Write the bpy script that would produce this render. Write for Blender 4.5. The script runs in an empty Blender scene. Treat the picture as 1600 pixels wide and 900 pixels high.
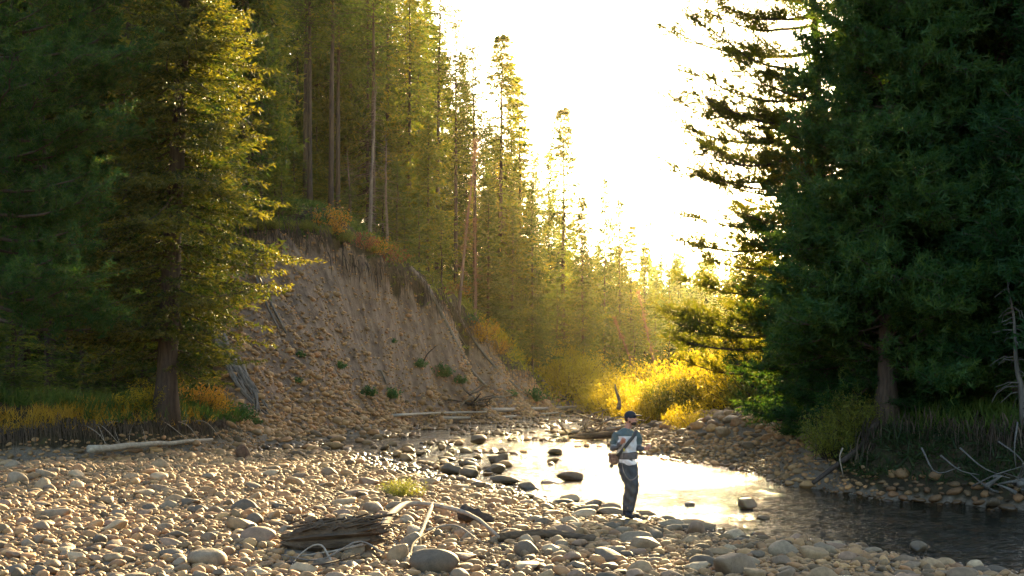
import bpy, bmesh, math, random
import numpy as np
from mathutils import Vector, Matrix, noise as mnoise
from math import radians, sin, cos, pi

scene = bpy.context.scene
COL = scene.collection
random.seed(7)

# ------------------------------------------------------------------ camera
HZTOP, HZDEN = 58.0, 0.000075
FX = 2000.0            # focal length in photo pixels (photo 1600 x 900)
CZ = 2.45              # eye height above the water
HY = 590.0             # row of the horizon
cam = bpy.data.cameras.new('camera')
cam_o = bpy.data.objects.new('camera', cam)
COL.objects.link(cam_o)
cam.lens = 45.0
cam.sensor_width = 36.0
cam.shift_y = (HY - 450.0) / 1600.0
cam.clip_end = 4000
cam_o.location = (0, 0, CZ)
cam_o.rotation_euler = (radians(90), 0, 0)
scene.camera = cam_o

# ------------------------------------------------------------------ light
SUN_AZ, SUN_EL = 11.5, 12.0
world = bpy.data.worlds.new("World")
scene.world = world
world.use_nodes = True
wn = world.node_tree.nodes
sky = wn.new('ShaderNodeTexSky')
sky.sky_type = 'NISHITA'
sky.sun_disc = False
sky.sun_elevation = radians(SUN_EL)
sky.sun_rotation = radians(SUN_AZ)
sky.air_density = 1.0
sky.dust_density = 2.0
world.node_tree.links.new(sky.outputs[0], wn['Background'].inputs[0])
wn['Background'].inputs[1].default_value = 0.10
sun = bpy.data.lights.new('sun', 'SUN')
sun.energy = 5.0
sun.angle = radians(0.6)
sun.color = (1.0, 0.75, 0.37)
sun_o = bpy.data.objects.new('sun', sun)
COL.objects.link(sun_o)
sd = Vector((sin(radians(SUN_AZ)) * cos(radians(SUN_EL)), cos(radians(SUN_AZ)) * cos(radians(SUN_EL)), sin(radians(SUN_EL))))
sun_o.rotation_euler = sd.to_track_quat('Z', 'Y').to_euler()
sun_o.location = (30, 60, 60)

vs = scene.view_settings
vs.view_transform = 'Standard'
vs.look = 'None'
vs.exposure = 2.75
vs.gamma = 1.0
vs.use_curve_mapping = False
cy = scene.cycles
cy.max_bounces = 6
cy.diffuse_bounces = 3
cy.glossy_bounces = 2
cy.transmission_bounces = 3
cy.volume_bounces = 0
cy.caustics_reflective = False
cy.caustics_refractive = False
cy.sample_clamp_indirect = 4.0
cy.use_adaptive_sampling = True
cy.denoising_prefilter = 'ACCURATE'
cy.adaptive_threshold = 0.02

# ------------------------------------------------------------------ helpers
def at(px, py, Y):
    return np.array(((px - 800.0) / FX * Y, Y, CZ + (HY - py) / FX * Y))

def np_mesh(name, V, F, tint=None, smooth=False, attr='tint'):
    V = np.ascontiguousarray(V, dtype=np.float32)
    F = np.ascontiguousarray(F, dtype=np.int32)
    me = bpy.data.meshes.new(name)
    n, k = F.shape
    me.vertices.add(len(V)); me.vertices.foreach_set('co', V.ravel())
    me.loops.add(n * k); me.loops.foreach_set('vertex_index', F.ravel())
    me.polygons.add(n); me.polygons.foreach_set('loop_start', np.arange(0, n * k, k, dtype=np.int32))
    if smooth:
        me.polygons.foreach_set('use_smooth', np.ones(n, dtype=bool))
    if tint is not None:
        a = me.attributes.new(attr, 'FLOAT', 'POINT')
        a.data.foreach_set('value', np.ascontiguousarray(tint, dtype=np.float32))
    me.update(calc_edges=True)
    return me

def link(name, me, mat=None, parent=None, kind=None):
    o = bpy.data.objects.new(name, me)
    COL.objects.link(o)
    if mat is not None and me is not None and len(me.materials) == 0:
        me.materials.append(mat)
    if parent is not None:
        o.parent = parent
    if kind:
        o['kind'] = kind
    return o

def tag(o, label, cat, group=None, kind=None):
    o['label'] = label
    o['category'] = cat
    if group: o['group'] = group
    if kind: o['kind'] = kind
    return o

def empty(name, loc, label, cat, group=None, rz=0.0, sc=1.0):
    o = bpy.data.objects.new(name, None)
    COL.objects.link(o)
    o.empty_display_size = 0.3
    o.location = loc
    o.rotation_euler = (0, 0, rz)
    o.scale = (sc, sc, sc)
    return tag(o, label, cat, group)

class Acc:
    """collects pieces that share a face size into one mesh"""
    def __init__(s): s.V = []; s.F = []; s.T = []; s.n = 0
    def add(s, V, F, t=None):
        s.V.append(V); s.F.append(np.asarray(F) + s.n); s.n += len(V)
        s.T.append(np.full(len(V), 0.5) if t is None else (np.full(len(V), t) if np.isscalar(t) else t))
    def mesh(s, name, smooth=False):
        return np_mesh(name, np.concatenate(s.V), np.concatenate(s.F), np.concatenate(s.T), smooth)

def norm(a):
    return a / (np.linalg.norm(a, axis=-1, keepdims=True) + 1e-9)

def tube(pts, radii, k=6, sq=1.0, up=(0, 0, 1), rough=0.0, rng=None, cap=True):
    """quad tube through pts; sq squashes it along the second frame axis"""
    P = np.asarray(pts, float); R = np.asarray(radii, float)
    if cap:
        P = np.vstack([P[:1], P, P[-1:]]); R = np.concatenate([[1e-4], R, [1e-4]])
    n = len(P)
    T = np.gradient(P, axis=0); T[0] = T[1] if cap else T[0]; T[-1] = T[-2] if cap else T[-1]
    if cap: T[1] = P[2] - P[1]; T[-2] = P[-2] - P[-3]; T[0] = T[1]; T[-1] = T[-2]
    T = norm(T)
    up = np.asarray(up, float)
    A = np.cross(T, up); bad = np.linalg.norm(A, axis=1) < 0.15
    A[bad] = np.cross(T[bad], np.array((1.0, 0.0, 0.0)))
    A = norm(A)
    for i in range(1, n):
        if np.dot(A[i], A[i - 1]) < 0: A[i] = -A[i]
    B = np.cross(T, A)
    an = np.linspace(0, 2 * pi, k, endpoint=False)
    rr = R[:, None] * np.ones((1, k))
    if rough and rng is not None:
        rr = rr * (1 + rough * rng.normal(size=(n, k)))
    V = P[:, None, :] + rr[..., None] * (np.cos(an)[None, :, None] * A[:, None, :] + sq * np.sin(an)[None, :, None] * B[:, None, :])
    V = V.reshape(-1, 3)
    i = np.arange(n - 1)[:, None] * k; j = np.arange(k)[None, :]; j2 = (j + 1) % k
    F = np.stack([i + j, i + j2, i + k + j2, i + k + j], -1).reshape(-1, 4)
    return V, F

def leaves(P, D, L, W, rng, tint=None):
    """one narrow triangle per leaf"""
    n = len(P)
    L = np.broadcast_to(L, (n,))[:, None]; W = np.broadcast_to(W, (n,))[:, None]
    S = norm(np.cross(D, rng.normal(size=(n, 3))))
    V = np.stack([P - S * W * 0.5, P + S * W * 0.5, P + D * L], 1).reshape(-1, 3)
    F = np.arange(3 * n).reshape(-1, 3)
    t = rng.random(n) if tint is None else tint
    return V, F, np.repeat(t, 3)

# ------------------------------------------------------------------ materials
def new_mat(name):
    m = bpy.data.materials.new(name); m.use_nodes = True
    nt = m.node_tree
    return m, nt.nodes, nt.links, nt.nodes['Principled BSDF']

def ramp(n, stops):
    r = n.new('ShaderNodeValToRGB'); e = r.color_ramp.elements
    while len(e) > 1: e.remove(e[-1])
    e[0].position = stops[0][0]; e[0].color = (*stops[0][1], 1)
    for p, c in stops[1:]:
        x = e.new(p); x.color = (*c, 1)
    return r

def noise_n(n, l, scale, detail=3, rough=0.6, vec=None, dist=0.0):
    t = n.new('ShaderNodeTexNoise')
    t.inputs['Scale'].default_value = scale; t.inputs['Detail'].default_value = detail
    t.inputs['Roughness'].default_value = rough; t.inputs['Distortion'].default_value = dist
    if vec is not None: l.new(vec, t.inputs['Vector'])
    return t

def mixc(n, l, fac, a, b, mode='MIX'):
    m = n.new('ShaderNodeMix'); m.data_type = 'RGBA'; m.blend_type = mode
    if isinstance(fac, (int, float)): m.inputs[0].default_value = fac
    else: l.new(fac, m.inputs[0])
    for s, v in ((m.inputs[6], a), (m.inputs[7], b)):
        if isinstance(v, tuple): s.default_value = (*v, 1)
        else: l.new(v, s)
    return m.outputs[2]

def math_n(n, l, op, a, b=0.0, clamp=False):
    m = n.new('ShaderNodeMath'); m.operation = op; m.use_clamp = clamp
    for s, v in ((m.inputs[0], a), (m.inputs[1], b)):
        if isinstance(v, (int, float)): s.default_value = v
        else: l.new(v, s)
    return m.outputs[0]

def attr_n(n, name):
    a = n.new('ShaderNodeAttribute'); a.attribute_name = name
    return a.outputs['Fac']

def foliage_mat(name, stops, trans=0.4, tcol=None, scale=1.2, var=0.25):
    """leaf colour varies leaf by leaf and clump by clump; the leaf lets light through"""
    m, n, l, p = new_mat(name)
    g = n.new('ShaderNodeNewGeometry')
    nz = noise_n(n, l, scale, 2, 0.5, g.outputs['Position'])
    oi = n.new('ShaderNodeObjectInfo')
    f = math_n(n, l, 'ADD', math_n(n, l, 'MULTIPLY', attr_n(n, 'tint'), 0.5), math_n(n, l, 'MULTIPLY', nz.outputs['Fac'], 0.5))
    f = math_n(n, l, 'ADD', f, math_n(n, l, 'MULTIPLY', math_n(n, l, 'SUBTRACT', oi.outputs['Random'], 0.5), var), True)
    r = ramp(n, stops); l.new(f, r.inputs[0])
    l.new(r.outputs[0], p.inputs['Base Color'])
    p.inputs['Roughness'].default_value = 0.55
    p.inputs['Specular IOR Level'].default_value = 0.25
    tr = n.new('ShaderNodeBsdfTranslucent')
    if tcol is None: l.new(r.outputs[0], tr.inputs['Color'])
    else: l.new(mixc(n, l, 1.0, r.outputs[0], tcol, 'MULTIPLY'), tr.inputs['Color'])
    mx = n.new('ShaderNodeMixShader'); mx.inputs[0].default_value = trans
    l.new(p.outputs[0], mx.inputs[1]); l.new(tr.outputs[0], mx.inputs[2])
    l.new(mx.outputs[0], n['Material Output'].inputs[0])
    return m

def wood_mat(name, c1, c2, scale=3.0, stretch=(1, 1, 0.12), bump=0.4, gen='Object'):
    m, n, l, p = new_mat(name)
    tc = n.new('ShaderNodeTexCoord'); mp = n.new('ShaderNodeMapping')
    mp.inputs['Scale'].default_value = stretch
    l.new(tc.outputs[gen], mp.inputs[0])
    nz = noise_n(n, l, scale * 4, 5, 0.7, mp.outputs[0])
    r = ramp(n, [(0.3, c1), (0.7, c2)]); l.new(nz.outputs['Fac'], r.inputs[0])
    l.new(r.outputs[0], p.inputs['Base Color'])
    p.inputs['Roughness'].default_value = 0.85
    p.inputs['Specular IOR Level'].default_value = 0.2
    b = n.new('ShaderNodeBump'); b.inputs['Strength'].default_value = bump; b.inputs['Distance'].default_value = 0.03
    l.new(nz.outputs['Fac'], b.inputs['Height']); l.new(b.outputs[0], p.inputs['Normal'])
    return m

def flat_mat(name, c, rough=0.8, spec=0.3, nscale=40, var=0.25, bump=0.0):
    m, n, l, p = new_mat(name)
    tc = n.new('ShaderNodeTexCoord')
    nz = noise_n(n, l, nscale, 4, 0.65, tc.outputs['Object'])
    a = tuple(x * (1 - var) for x in c); b = tuple(min(1, x * (1 + var)) for x in c)
    r = ramp(n, [(0.3, a), (0.7, b)]); l.new(nz.outputs['Fac'], r.inputs[0])
    l.new(r.outputs[0], p.inputs['Base Color'])
    p.inputs['Roughness'].default_value = rough; p.inputs['Specular IOR Level'].default_value = spec
    if bump:
        bn = n.new('ShaderNodeBump'); bn.inputs['Strength'].default_value = bump; bn.inputs['Distance'].default_value = 0.01
        l.new(nz.outputs['Fac'], bn.inputs['Height']); l.new(bn.outputs[0], p.inputs['Normal'])
    return m

STONE_STOPS = [(q_, (a_[0] * 1.3, a_[1] * 1.02, a_[2] * .66)) for q_, a_ in [(0.0, (.075, .062, .052)), (.16, (.15, .125, .10)), (.34, (.27, .20, .14)), (.52, (.19, .155, .12)),
               (.68, (.29, .185, .125)), (.82, (.35, .27, .185)), (1.0, (.16, .11, .09))]]
def stone_mat(name, per_object, dull=1.0, wet=True):
    m, n, l, p = new_mat(name)
    g = n.new('ShaderNodeNewGeometry')
    if per_object:
        oi = n.new('ShaderNodeObjectInfo'); f = oi.outputs['Random']
        tc = n.new('ShaderNodeTexCoord'); vec = tc.outputs['Object']; sc = 3.0
    else:
        f = attr_n(n, 'tint'); vec = g.outputs['Position']; sc = 9.0
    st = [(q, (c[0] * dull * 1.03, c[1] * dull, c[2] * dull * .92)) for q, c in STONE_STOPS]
    r = ramp(n, st); l.new(f, r.inputs[0])
    nz = noise_n(n, l, sc, 5, 0.7, vec)
    n2 = noise_n(n, l, sc * 9, 3, 0.7, vec)
    dk = ramp(n, [(0.3, (.62, .6, .58)), (0.65, (1.12, 1.1, 1.06))]); l.new(nz.outputs['Fac'], dk.inputs[0])
    c = mixc(n, l, 1.0, r.outputs[0], dk.outputs[0], 'MULTIPLY')
    sp = ramp(n, [(0.36, (.6, .58, .55)), (0.5, (1, 1, 1))]); l.new(n2.outputs['Fac'], sp.inputs[0])
    c = mixc(n, l, 0.7, c, sp.outputs[0], 'MULTIPLY')
    if wet:
        sx = n.new('ShaderNodeSeparateXYZ'); l.new(g.outputs['Position'], sx.inputs[0])
        z = math_n(n, l, 'ADD', sx.outputs[2], math_n(n, l, 'MULTIPLY', nz.outputs['Fac'], -0.08))
        w = n.new('ShaderNodeMapRange'); l.new(z, w.inputs[0])
        w.inputs[1].default_value = 0.0; w.inputs[2].default_value = 0.05
        w.inputs[3].default_value = 1.0; w.inputs[4].default_value = 0.0
        c = mixc(n, l, w.outputs[0], c, mixc(n, l, 1.0, c, (.38, .36, .33), 'MULTIPLY'))
        rg = n.new('ShaderNodeMapRange'); l.new(w.outputs[0], rg.inputs[0])
        rg.inputs[3].default_value = 0.72; rg.inputs[4].default_value = 0.22
        l.new(rg.outputs[0], p.inputs['Roughness'])
    else:
        p.inputs['Roughness'].default_value = 0.8
    p.inputs['Specular IOR Level'].default_value = 0.35
    l.new(c, p.inputs['Base Color'])
    b = n.new('ShaderNodeBump'); b.inputs['Strength'].default_value = 0.35; b.inputs['Distance'].default_value = 0.02
    l.new(nz.outputs['Fac'], b.inputs['Height']); l.new(b.outputs[0], p.inputs['Normal'])
    return m

M = {}
M['stone_one'] = stone_mat('river_stone_single', True)
M['stone_many'] = stone_mat('river_stone_mass', False)
M['stone_shade'] = stone_mat('shade_tint_stone', False, .5)  # darker copy of the river stone, bank shade put into its colour
M['scree'] = stone_mat('scree_stone', False, 1.2, False)  # lightened stone copy, sun catching the slope put into its colour
M['brown_rock'] = flat_mat('brown_rock', (.10, .058, .036), 0.85, 0.2, 5, 0.45, 0.5)
M['bark_spruce'] = wood_mat('spruce_bark', (.025, .018, .014), (.085, .062, .047), 4)
M['bark_pine'] = wood_mat('pine_bark', (.03, .022, .017), (.11, .078, .055), 4)
M['bark_dead'] = wood_mat('dead_red_bark', (.11, .07, .05), (.26, .17, .12), 4)
M['driftwood'] = wood_mat('pale_driftwood', (.20, .155, .105), (.46, .385, .285), 2.5, (0.15, 1, 1), 0.5)
M['old_wood'] = wood_mat('weathered_brown_wood', (.02, .014, .010), (.15, .10, .06), 3.0, (0.22, 1.2, 1.2), 1.0)
M['dim_wood'] = wood_mat('dim_dead_wood', (.05, .045, .04), (.14, .125, .105), 3, (1, 1, 0.2), 0.5)
M['grey_wood'] = wood_mat('grey_dead_wood', (.08, .065, .05), (.25, .205, .16), 3, (1, 1, 0.2), 0.5)
M['dark_root'] = flat_mat('dark_root', (.055, .04, .03), 0.9, 0.15, 12, 0.5)
M['pale_root'] = flat_mat('pale_root', (.28, .22, .16), 0.85, 0.2, 12, 0.4)
M['spruce'] = foliage_mat('spruce_needles', [(0.1, (.009, .026, .010)), (.5, (.024, .052, .016)), (.82, (.115, .115, .025))], 0.47, (2.1, 1.65, .4))  # yellow end of the ramp paints a sunlit edge on the tips
M['spruce_far'] = foliage_mat('fir_needles', [(0.1, (.012, .034, .015)), (.42, (.036, .072, .024)), (.66, (.085, .12, .030)), (.88, (.20, .185, .034))], 0.5, (2.1, 1.75, .3))  # gold end of the ramp puts backlit rims into the needle colour
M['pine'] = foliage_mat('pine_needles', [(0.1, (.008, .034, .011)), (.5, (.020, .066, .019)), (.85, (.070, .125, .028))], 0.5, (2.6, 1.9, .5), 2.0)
M['pine_backlit'] = foliage_mat('backlit_tint_pine_needles', [(0.1, (.03, .05, .012)), (.5, (.085, .10, .02)), (.9, (.19, .175, .03))], 0.62, (2.0, 1.7, .35), 2.0)  # yellower copy of the pine needles, backlight put into the colour
M['willow'] = foliage_mat('yellow_willow_leaf', [(0.1, (.20, .17, .02)), (.5, (.38, .29, .025)), (.9, (.50, .39, .03))], 0.6, (1.25, 1.2, .5), 1.5)
M['willow_green'] = foliage_mat('green_willow_leaf', [(0.1, (.08, .11, .02)), (.5, (.17, .19, .03)), (.9, (.30, .28, .04))], 0.5, (1.2, 1.1, .6), 1.5)
M['orange'] = foliage_mat('orange_leaf', [(0.1, (.20, .12, .02)), (.5, (.40, .21, .025)), (.9, (.50, .33, .03))], 0.5, (1.3, 1.1, .7), 2.0)
M['red'] = foliage_mat('red_leaf', [(0.1, (.14, .04, .02)), (.5, (.30, .09, .04)), (.9, (.38, .16, .06))], 0.45, None, 2.0)
M['green'] = foliage_mat('fresh_green_leaf', [(0.1, (.02, .07, .015)), (.5, (.045, .125, .03)), (.9, (.11, .18, .035))], 0.45, None, 3.0)
M['grass_gold'] = foliage_mat('golden_grass', [(0.1, (.12, .12, .02)), (.5, (.40, .25, .025)), (.9, (.60, .36, .04))], 0.5, (1.2, 1.0, .6), 0.8)
M['grass_green'] = foliage_mat('green_grass', [(0.1, (.03, .07, .012)), (.5, (.08, .13, .02)), (.9, (.18, .20, .03))], 0.5, None, 0.8)
M['dead_needle'] = foliage_mat('dead_brown_needles', [(0.1, (.10, .05, .025)), (.5, (.20, .10, .05)), (.9, (.30, .17, .08))], 0.4, None, 1.5)
M['dark_weed'] = foliage_mat('shade_tint_weeds', [(0.1, (.010, .022, .006)), (.5, (.022, .042, .010)), (.9, (.06, .075, .016))], 0.4, None, 1.2)  # leaf colour lowered to stand in for shade under overhanging branches
M['dry_grass'] = foliage_mat('dry_root_fringe', [(0.1, (.035, .025, .016)), (.5, (.085, .06, .04)), (.9, (.20, .14, .085))], 0.3, None, 2)

# ------------------------------------------------------------------ terrain
CP = [
 # bed of the stream
 (4,105,-.25),(4,92,-.2),(2.5,80,-.2),(1,70,-.15),(-2,62,-.14),(-5,56.5,-.12),(-6.3,50.5,-.08),(0,55,-.18),(3,60,-.15),(-4.2,45,-.2),(-6.2,48.5,-.15),
 (-1,38,-.22),(2,40,-.28),(1,33,-.25),(3.5,33,-.3),(3,27,-.3),(5,24,-.35),(6,20,-.4),(8,19,-.4),(9,14,-.5),(12,16,-.5),(12,19,-.4),
 (12,5,-.5),(9,0,-.5),(7,122,-.2),(20,18,-.4),(20,5,-.5),(12,-15,-.5),(40,15,-.5),(4,50,-.12),(3,70,-.15),(3.5,45,-.15),
 # near shore, along the gravel bar
 (6.4,15.8,.0),(5.5,16.9,.0),(4.7,18.8,.0),(3.43,19.8,.0),(2.66,21.3,.0),(1.8,23.7,.0),(.98,24.5,.0),(0,27.5,.0),(-1.5,31,.0),
 (-2.9,35,.0),(-5.6,42.0,.0),(-7.9,46.8,.02),(7.0,12,.0),(7.2,5,.0),(4,-15,.0),
 # the bar
 (-2,20,.2),(-8,20,.3),(-5,15,.24),(-14,22,.42),(0,15,.2),(3,15,.16),(4.6,15.5,.1),(-10,30,.33),(-5,30,.2),(-14,32,.36),(-10,37,.26),
 (-7,40,.14),(-9,44,.14),(-2,25,.14),(-8,8,.35),(0,8,.25),(4,10,.12),(-16,12,.5),(-30,15,.9),(-30,-15,1.2),(-4,24,.2),(-8,47,.12),(-9.2,46,.2),
 # low cut bank on the left
 (-17.5,35.4,.34),(-16,36,.32),(-14.5,36.5,.31),(-13,37,.3),(-11.8,38.2,.3),(-10.5,39.5,.27),(-9.7,41.5,.25),(-9.2,43.5,.22),
 (-17.5,36,1.02),(-16,36.6,1.02),(-14.5,37.1,1.02),(-13.2,37.7,1.02),(-12.2,38.8,1.0),(-10.9,40.2,.98),(-10.2,42,.95),(-9.8,44,.8),
 (-14,42,1.2),(-11.5,44,1.12),(-20,40,1.3),(-20,48,1.9),(-14,50,1.9),(-16,55,3.2),(-22,60,4.5),(-28,45,3),(-28,36,2),(-12,47,1.6),
 (-10.8,46,1.6),(-11.5,50,4.0),(-12.6,53,5.6),(-14,57,7.2),(-18,60,6.5),
 # cliff: foot, middle, top
 (-8.9,48,.25),(-8.4,50,.25),(-7.5,53,.15),(-6.7,59,.08),(-5.2,65,.05),(-3.5,70,.03),(-1.5,75,.03),(.4,82,.03),(2.2,89,.03),
 (-10.3,52,3.2),(-8.5,57,3.3),(-6.9,63,3.1),(-5.6,67,2.8),(-4.3,70.5,2.7),(-2.2,77,2.1),(.2,83,1.3),
 (-12.3,58,8.6),(-10.6,60,8.9),(-9.2,62,8.8),(-7.7,64,8.5),(-6.6,66.5,8.1),(-5.5,69,7.5),(-4.6,71.5,7.1),(-3.7,74,6.4),(-2.3,78,5.1),(-.8,82,3.7),(1.4,88,2.0),(3.2,92,.6),
 (-12.8,61,9.3),(-16,64,10),(-8,68,9.6),(-6,73,8.7),(-4,78,7.5),(0,88,4.6),(-10,75,11.5),(-6,85,9.8),(-1,95,6.5),(4,99,2.6),
 (-20,75,13),(-20,100,17),(-5,110,11),(6,108,3.2),(8,118,2),(5.5,104,1.2),(-40,80,20),(-40,120,26),(0,140,12),(12,140,4),(9,128,1.5),
 # right side gravel bar
 (6.5,65,.02),(5.0,55,.02),(4.2,50,.02),(4.4,45,.02),(4.8,40,.02),(6.1,35,.02),(6.5,31,.02),(6.8,28,.02),
 (8,41,1.4),(7.35,44,1.2),(8.9,37,1.3),(5.9,45,.42),(5.6,50,.3),(7,38.5,.65),(7.7,34,.6),(7.8,32,.8),(7.4,52,.8),
 # right cut bank
 (7.2,26.5,.03),(8.7,24.7,.03),(9.5,23.5,.03),(12,22,.03),(16,21,.03),(7.7,27.6,.9),(8.2,28.1,1.42),(9.2,26.7,1.4),(10.2,25.3,1.38),(12.2,24.1,1.38),(16,23,1.38),
 (7.9,30,1.3),(9,33,1.5),(12,30,1.5),(12,40,1.7),(20,30,1.8),(20,60,2),(10,55,.9),(12,80,1),(8,75,.5),(8,60,.5),(15,110,1),(30,150,2),
 (6,90,.1),(7,100,.1),(9,110,.3),(30,100,3),(60,100,6),(60,40,5),(60,0,4),
 # valley side far off
 (10,160,2.5),(40,165,3),(30,185,4.5),(60,230,11),(15,240,8),(-20,220,26),(100,200,20),
 (-600,-200,45),(600,-200,30),(-600,900,50),(600,900,45),(0,900,40),(0,-200,6),(0,450,24),(250,450,30),(-200,300,48),(-100,0,25),(-100,100,38),(300,100,28),
]
CP = np.array(CP, float)
cs = CP[:, :2].copy()
def _d(a, b):
    return np.sqrt(((a[:, None, :] - b[None, :, :]) ** 2).sum(-1) + .12)
n_cp = len(CP)
A_ = np.zeros((n_cp + 3, n_cp + 3))
A_[:n_cp, :n_cp] = _d(cs, cs)
A_[:n_cp, n_cp] = 1; A_[:n_cp, n_cp + 1:] = cs / 100.0
A_[n_cp:, :n_cp] = A_[:n_cp, n_cp:].T
RW = np.linalg.lstsq(A_, np.concatenate([CP[:, 2], [0, 0, 0]]), rcond=None)[0]

def inpoly(x, y, poly):
    c = np.zeros(x.shape, bool); n = len(poly)
    for i in range(n):
        x1, y1 = poly[i]; x2, y2 = poly[(i + 1) % n]
        if y1 == y2: continue
        m = ((y1 > y) != (y2 > y)) & (x < (x2 - x1) * (y - y1) / (y2 - y1) + x1)
        c ^= m
    return c

CLIFF = [(-8.9,47.6),(-7.3,52.5),(-5.9,57.5),(-4.3,62),(-2.6,67),(-.2,71.5),(1.6,79),(3.4,87),(4.2,91.5),(1.4,88.3),(-.8,82.3),(-2.3,78.3),(-3.7,74.4),(-5.5,69.4),(-7.7,64.4),
         (-9.2,62.4),(-10.6,60.4),(-12.5,58.3),(-12.9,55),(-11.8,50.5),(-10.9,47.3),(-9.8,46)]
SLIDE = [(5.0,101),(7.4,106),(6.2,110),(3.8,106),(3.6,102)]

def base_h(x, y):
    x = np.asarray(x, float); y = np.asarray(y, float); s = x.shape
    q = np.stack([x.ravel(), y.ravel()], -1); out = np.empty(len(q))
    for i in range(0, len(q), 20000):
        b = q[i:i + 20000]
        out[i:i + 20000] = _d(b, cs) @ RW[:n_cp] + RW[n_cp] + (b / 100.0) @ RW[n_cp + 1:]
    return out.reshape(s)

_rg = np.random.default_rng(3)
_W = [(_rg.normal(size=2) * f, _rg.random() * 6.28, a) for f, a in [(0.7, .05), (0.9, .05), (1.5, .03), (1.9, .03), (2.8, .018), (3.9, .014)] for _ in range(3)]
def fbm(x, y):
    r = np.zeros(np.shape(x))
    for w, p, a in _W: r = r + a * np.sin(w[0] * x + w[1] * y + p)
    return r
def cliff_mask(x, y):
    return inpoly(x, y, CLIFF)
def height(x, y):
    x = np.asarray(x, float); y = np.asarray(y, float)
    h = base_h(x, y)
    # gullies run down the face, so their relief varies along the foot line
    u = x * 0.26 + y * 0.965 + 0.35 * np.sin(x * 0.9) 
    g = (np.abs(np.sin(u * 1.15 + np.sin(u * .43) * 1.7)) - .5) * .62 + (np.abs(np.sin(u * 3.1 + 1.1 + np.sin(u * .8))) - .5) * .18
    up = np.clip((h - 0.9) / 2.5, 0, 1)
    h = h + np.where(cliff_mask(x, y), g * up, 0)
    lump = .16 * np.sin(x * 2.7 + y * 1.3 + 2 * np.sin(y * .9)) * np.sin(y * 2.3 - x * 1.9) + .09 * np.sin(x * 6.1 - y * 3.7) * np.sin(y * 5.3 + x * 2.2)
    h = h + np.where(cliff_mask(x, y), lump * up, 0)
    amp = np.clip((h + .1) / .8, 0.15, 1) * np.clip(np.hypot(x, y) / 15, 0, 1)
    return h + fbm(x, y) * amp * 0.8

def axis(parts):
    out = []
    for a, b, st in parts:
        out.append(np.arange(a, b, st))
    return np.concatenate(out + [np.array([parts[-1][1]])])
gx = axis([(-600, -100, 50), (-100, -30, 5), (-30, -19, .7), (-19, 13, .16), (13, 30, .9), (30, 120, 6), (120, 600, 40)])
gy = axis([(-120, -10, 10), (-10, 12, 1), (12, 50, .18), (50, 96, .26), (96, 130, .8), (130, 260, 5), (260, 900, 40)])
GX, GY = np.meshgrid(gx, gy)
GZ = height(GX, GY)
nx, ny = len(gx), len(gy)
V = np.stack([GX.ravel(), GY.ravel(), GZ.ravel()], -1)
ii = (np.arange(ny - 1)[:, None] * nx + np.arange(nx - 1)[None, :]).ravel()
F = np.stack([ii, ii + 1, ii + nx + 1, ii + nx], -1)
# zone: 0 gravel, 0.5 forest floor, 1 bare cliff soil
zone = np.where(cliff_mask(GX, GY) | inpoly(GX, GY, SLIDE), 1.0, 0.0)
forest = (GZ > 0.8) & (zone < .5) & ~((GX > 4) & (GX < 9.5) & (GY > 30) & (GY < 56)) & ~((GX > -16) & (GX < 6) & (GY < 36))
forest |= (GX > 7.1) & (GY < 31) & (GY > 20) & (GZ > .12)
forest |= (GX < -9.3) & (GY > 34.5) & (GZ > .40) & (GY < 46) & (zone < .5)
zone = np.where(forest, 0.5, zone)
z2 = zone.copy()
z2[1:-1, 1:-1] = (zone[:-2, 1:-1] + zone[2:, 1:-1] + zone[1:-1, :-2] + zone[1:-1, 2:] + zone[1:-1, 1:-1]) / 5
gm = np_mesh('ground', V, F, zone.ravel(), True, 'zone')
m, n, l, p = new_mat('ground_earth')
g = n.new('ShaderNodeNewGeometry')
nz = noise_n(n, l, 2.2, 6, 0.7, g.outputs['Position']); nf = noise_n(n, l, 22, 4, 0.7, g.outputs['Position'])
mp = n.new('ShaderNodeMapping'); mp.inputs['Rotation'].default_value = (0, 0, radians(-15)); mp.inputs['Scale'].default_value = (.8, 1.7, .6)
l.new(g.outputs['Position'], mp.inputs[0])
ns = noise_n(n, l, 2.0, 5, 0.7, mp.outputs[0])
grav = ramp(n, [(0.3, (.10, .078, .055)), (.7, (.24, .19, .135))]); l.new(nf.outputs['Fac'], grav.inputs[0])
flr = ramp(n, [(0.3, (.022, .018, .010)), (.55, (.055, .042, .022)), (.75, (.06, .068, .022))]); l.new(nz.outputs['Fac'], flr.inputs[0])
soil = ramp(n, [(0.3, (.085, .055, .036)), (.5, (.21, .138, .09)), (.7, (.34, .235, .155))]); l.new(ns.outputs['Fac'], soil.inputs[0])
z = attr_n(n, 'zone')
a1 = n.new('ShaderNodeMapRange'); l.new(z, a1.inputs[0]); a1.inputs[1].default_value = .1; a1.inputs[2].default_value = .4
a2 = n.new('ShaderNodeMapRange'); l.new(z, a2.inputs[0]); a2.inputs[1].default_value = .6; a2.inputs[2].default_value = .9
c = mixc(n, l, a2.outputs[0], mixc(n, l, a1.outputs[0], grav.outputs[0], flr.outputs[0]), soil.outputs[0])
l.new(c, p.inputs['Base Color']); p.inputs['Roughness'].default_value = .95; p.inputs['Specular IOR Level'].default_value = .15
b = n.new('ShaderNodeBump'); b.inputs['Strength'].default_value = .9; b.inputs['Distance'].default_value = .08
l.new(nf.outputs['Fac'], b.inputs['Height']); l.new(b.outputs[0], p.inputs['Normal'])
M['ground'] = m
link('ground', gm, m, kind='structure')

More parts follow.
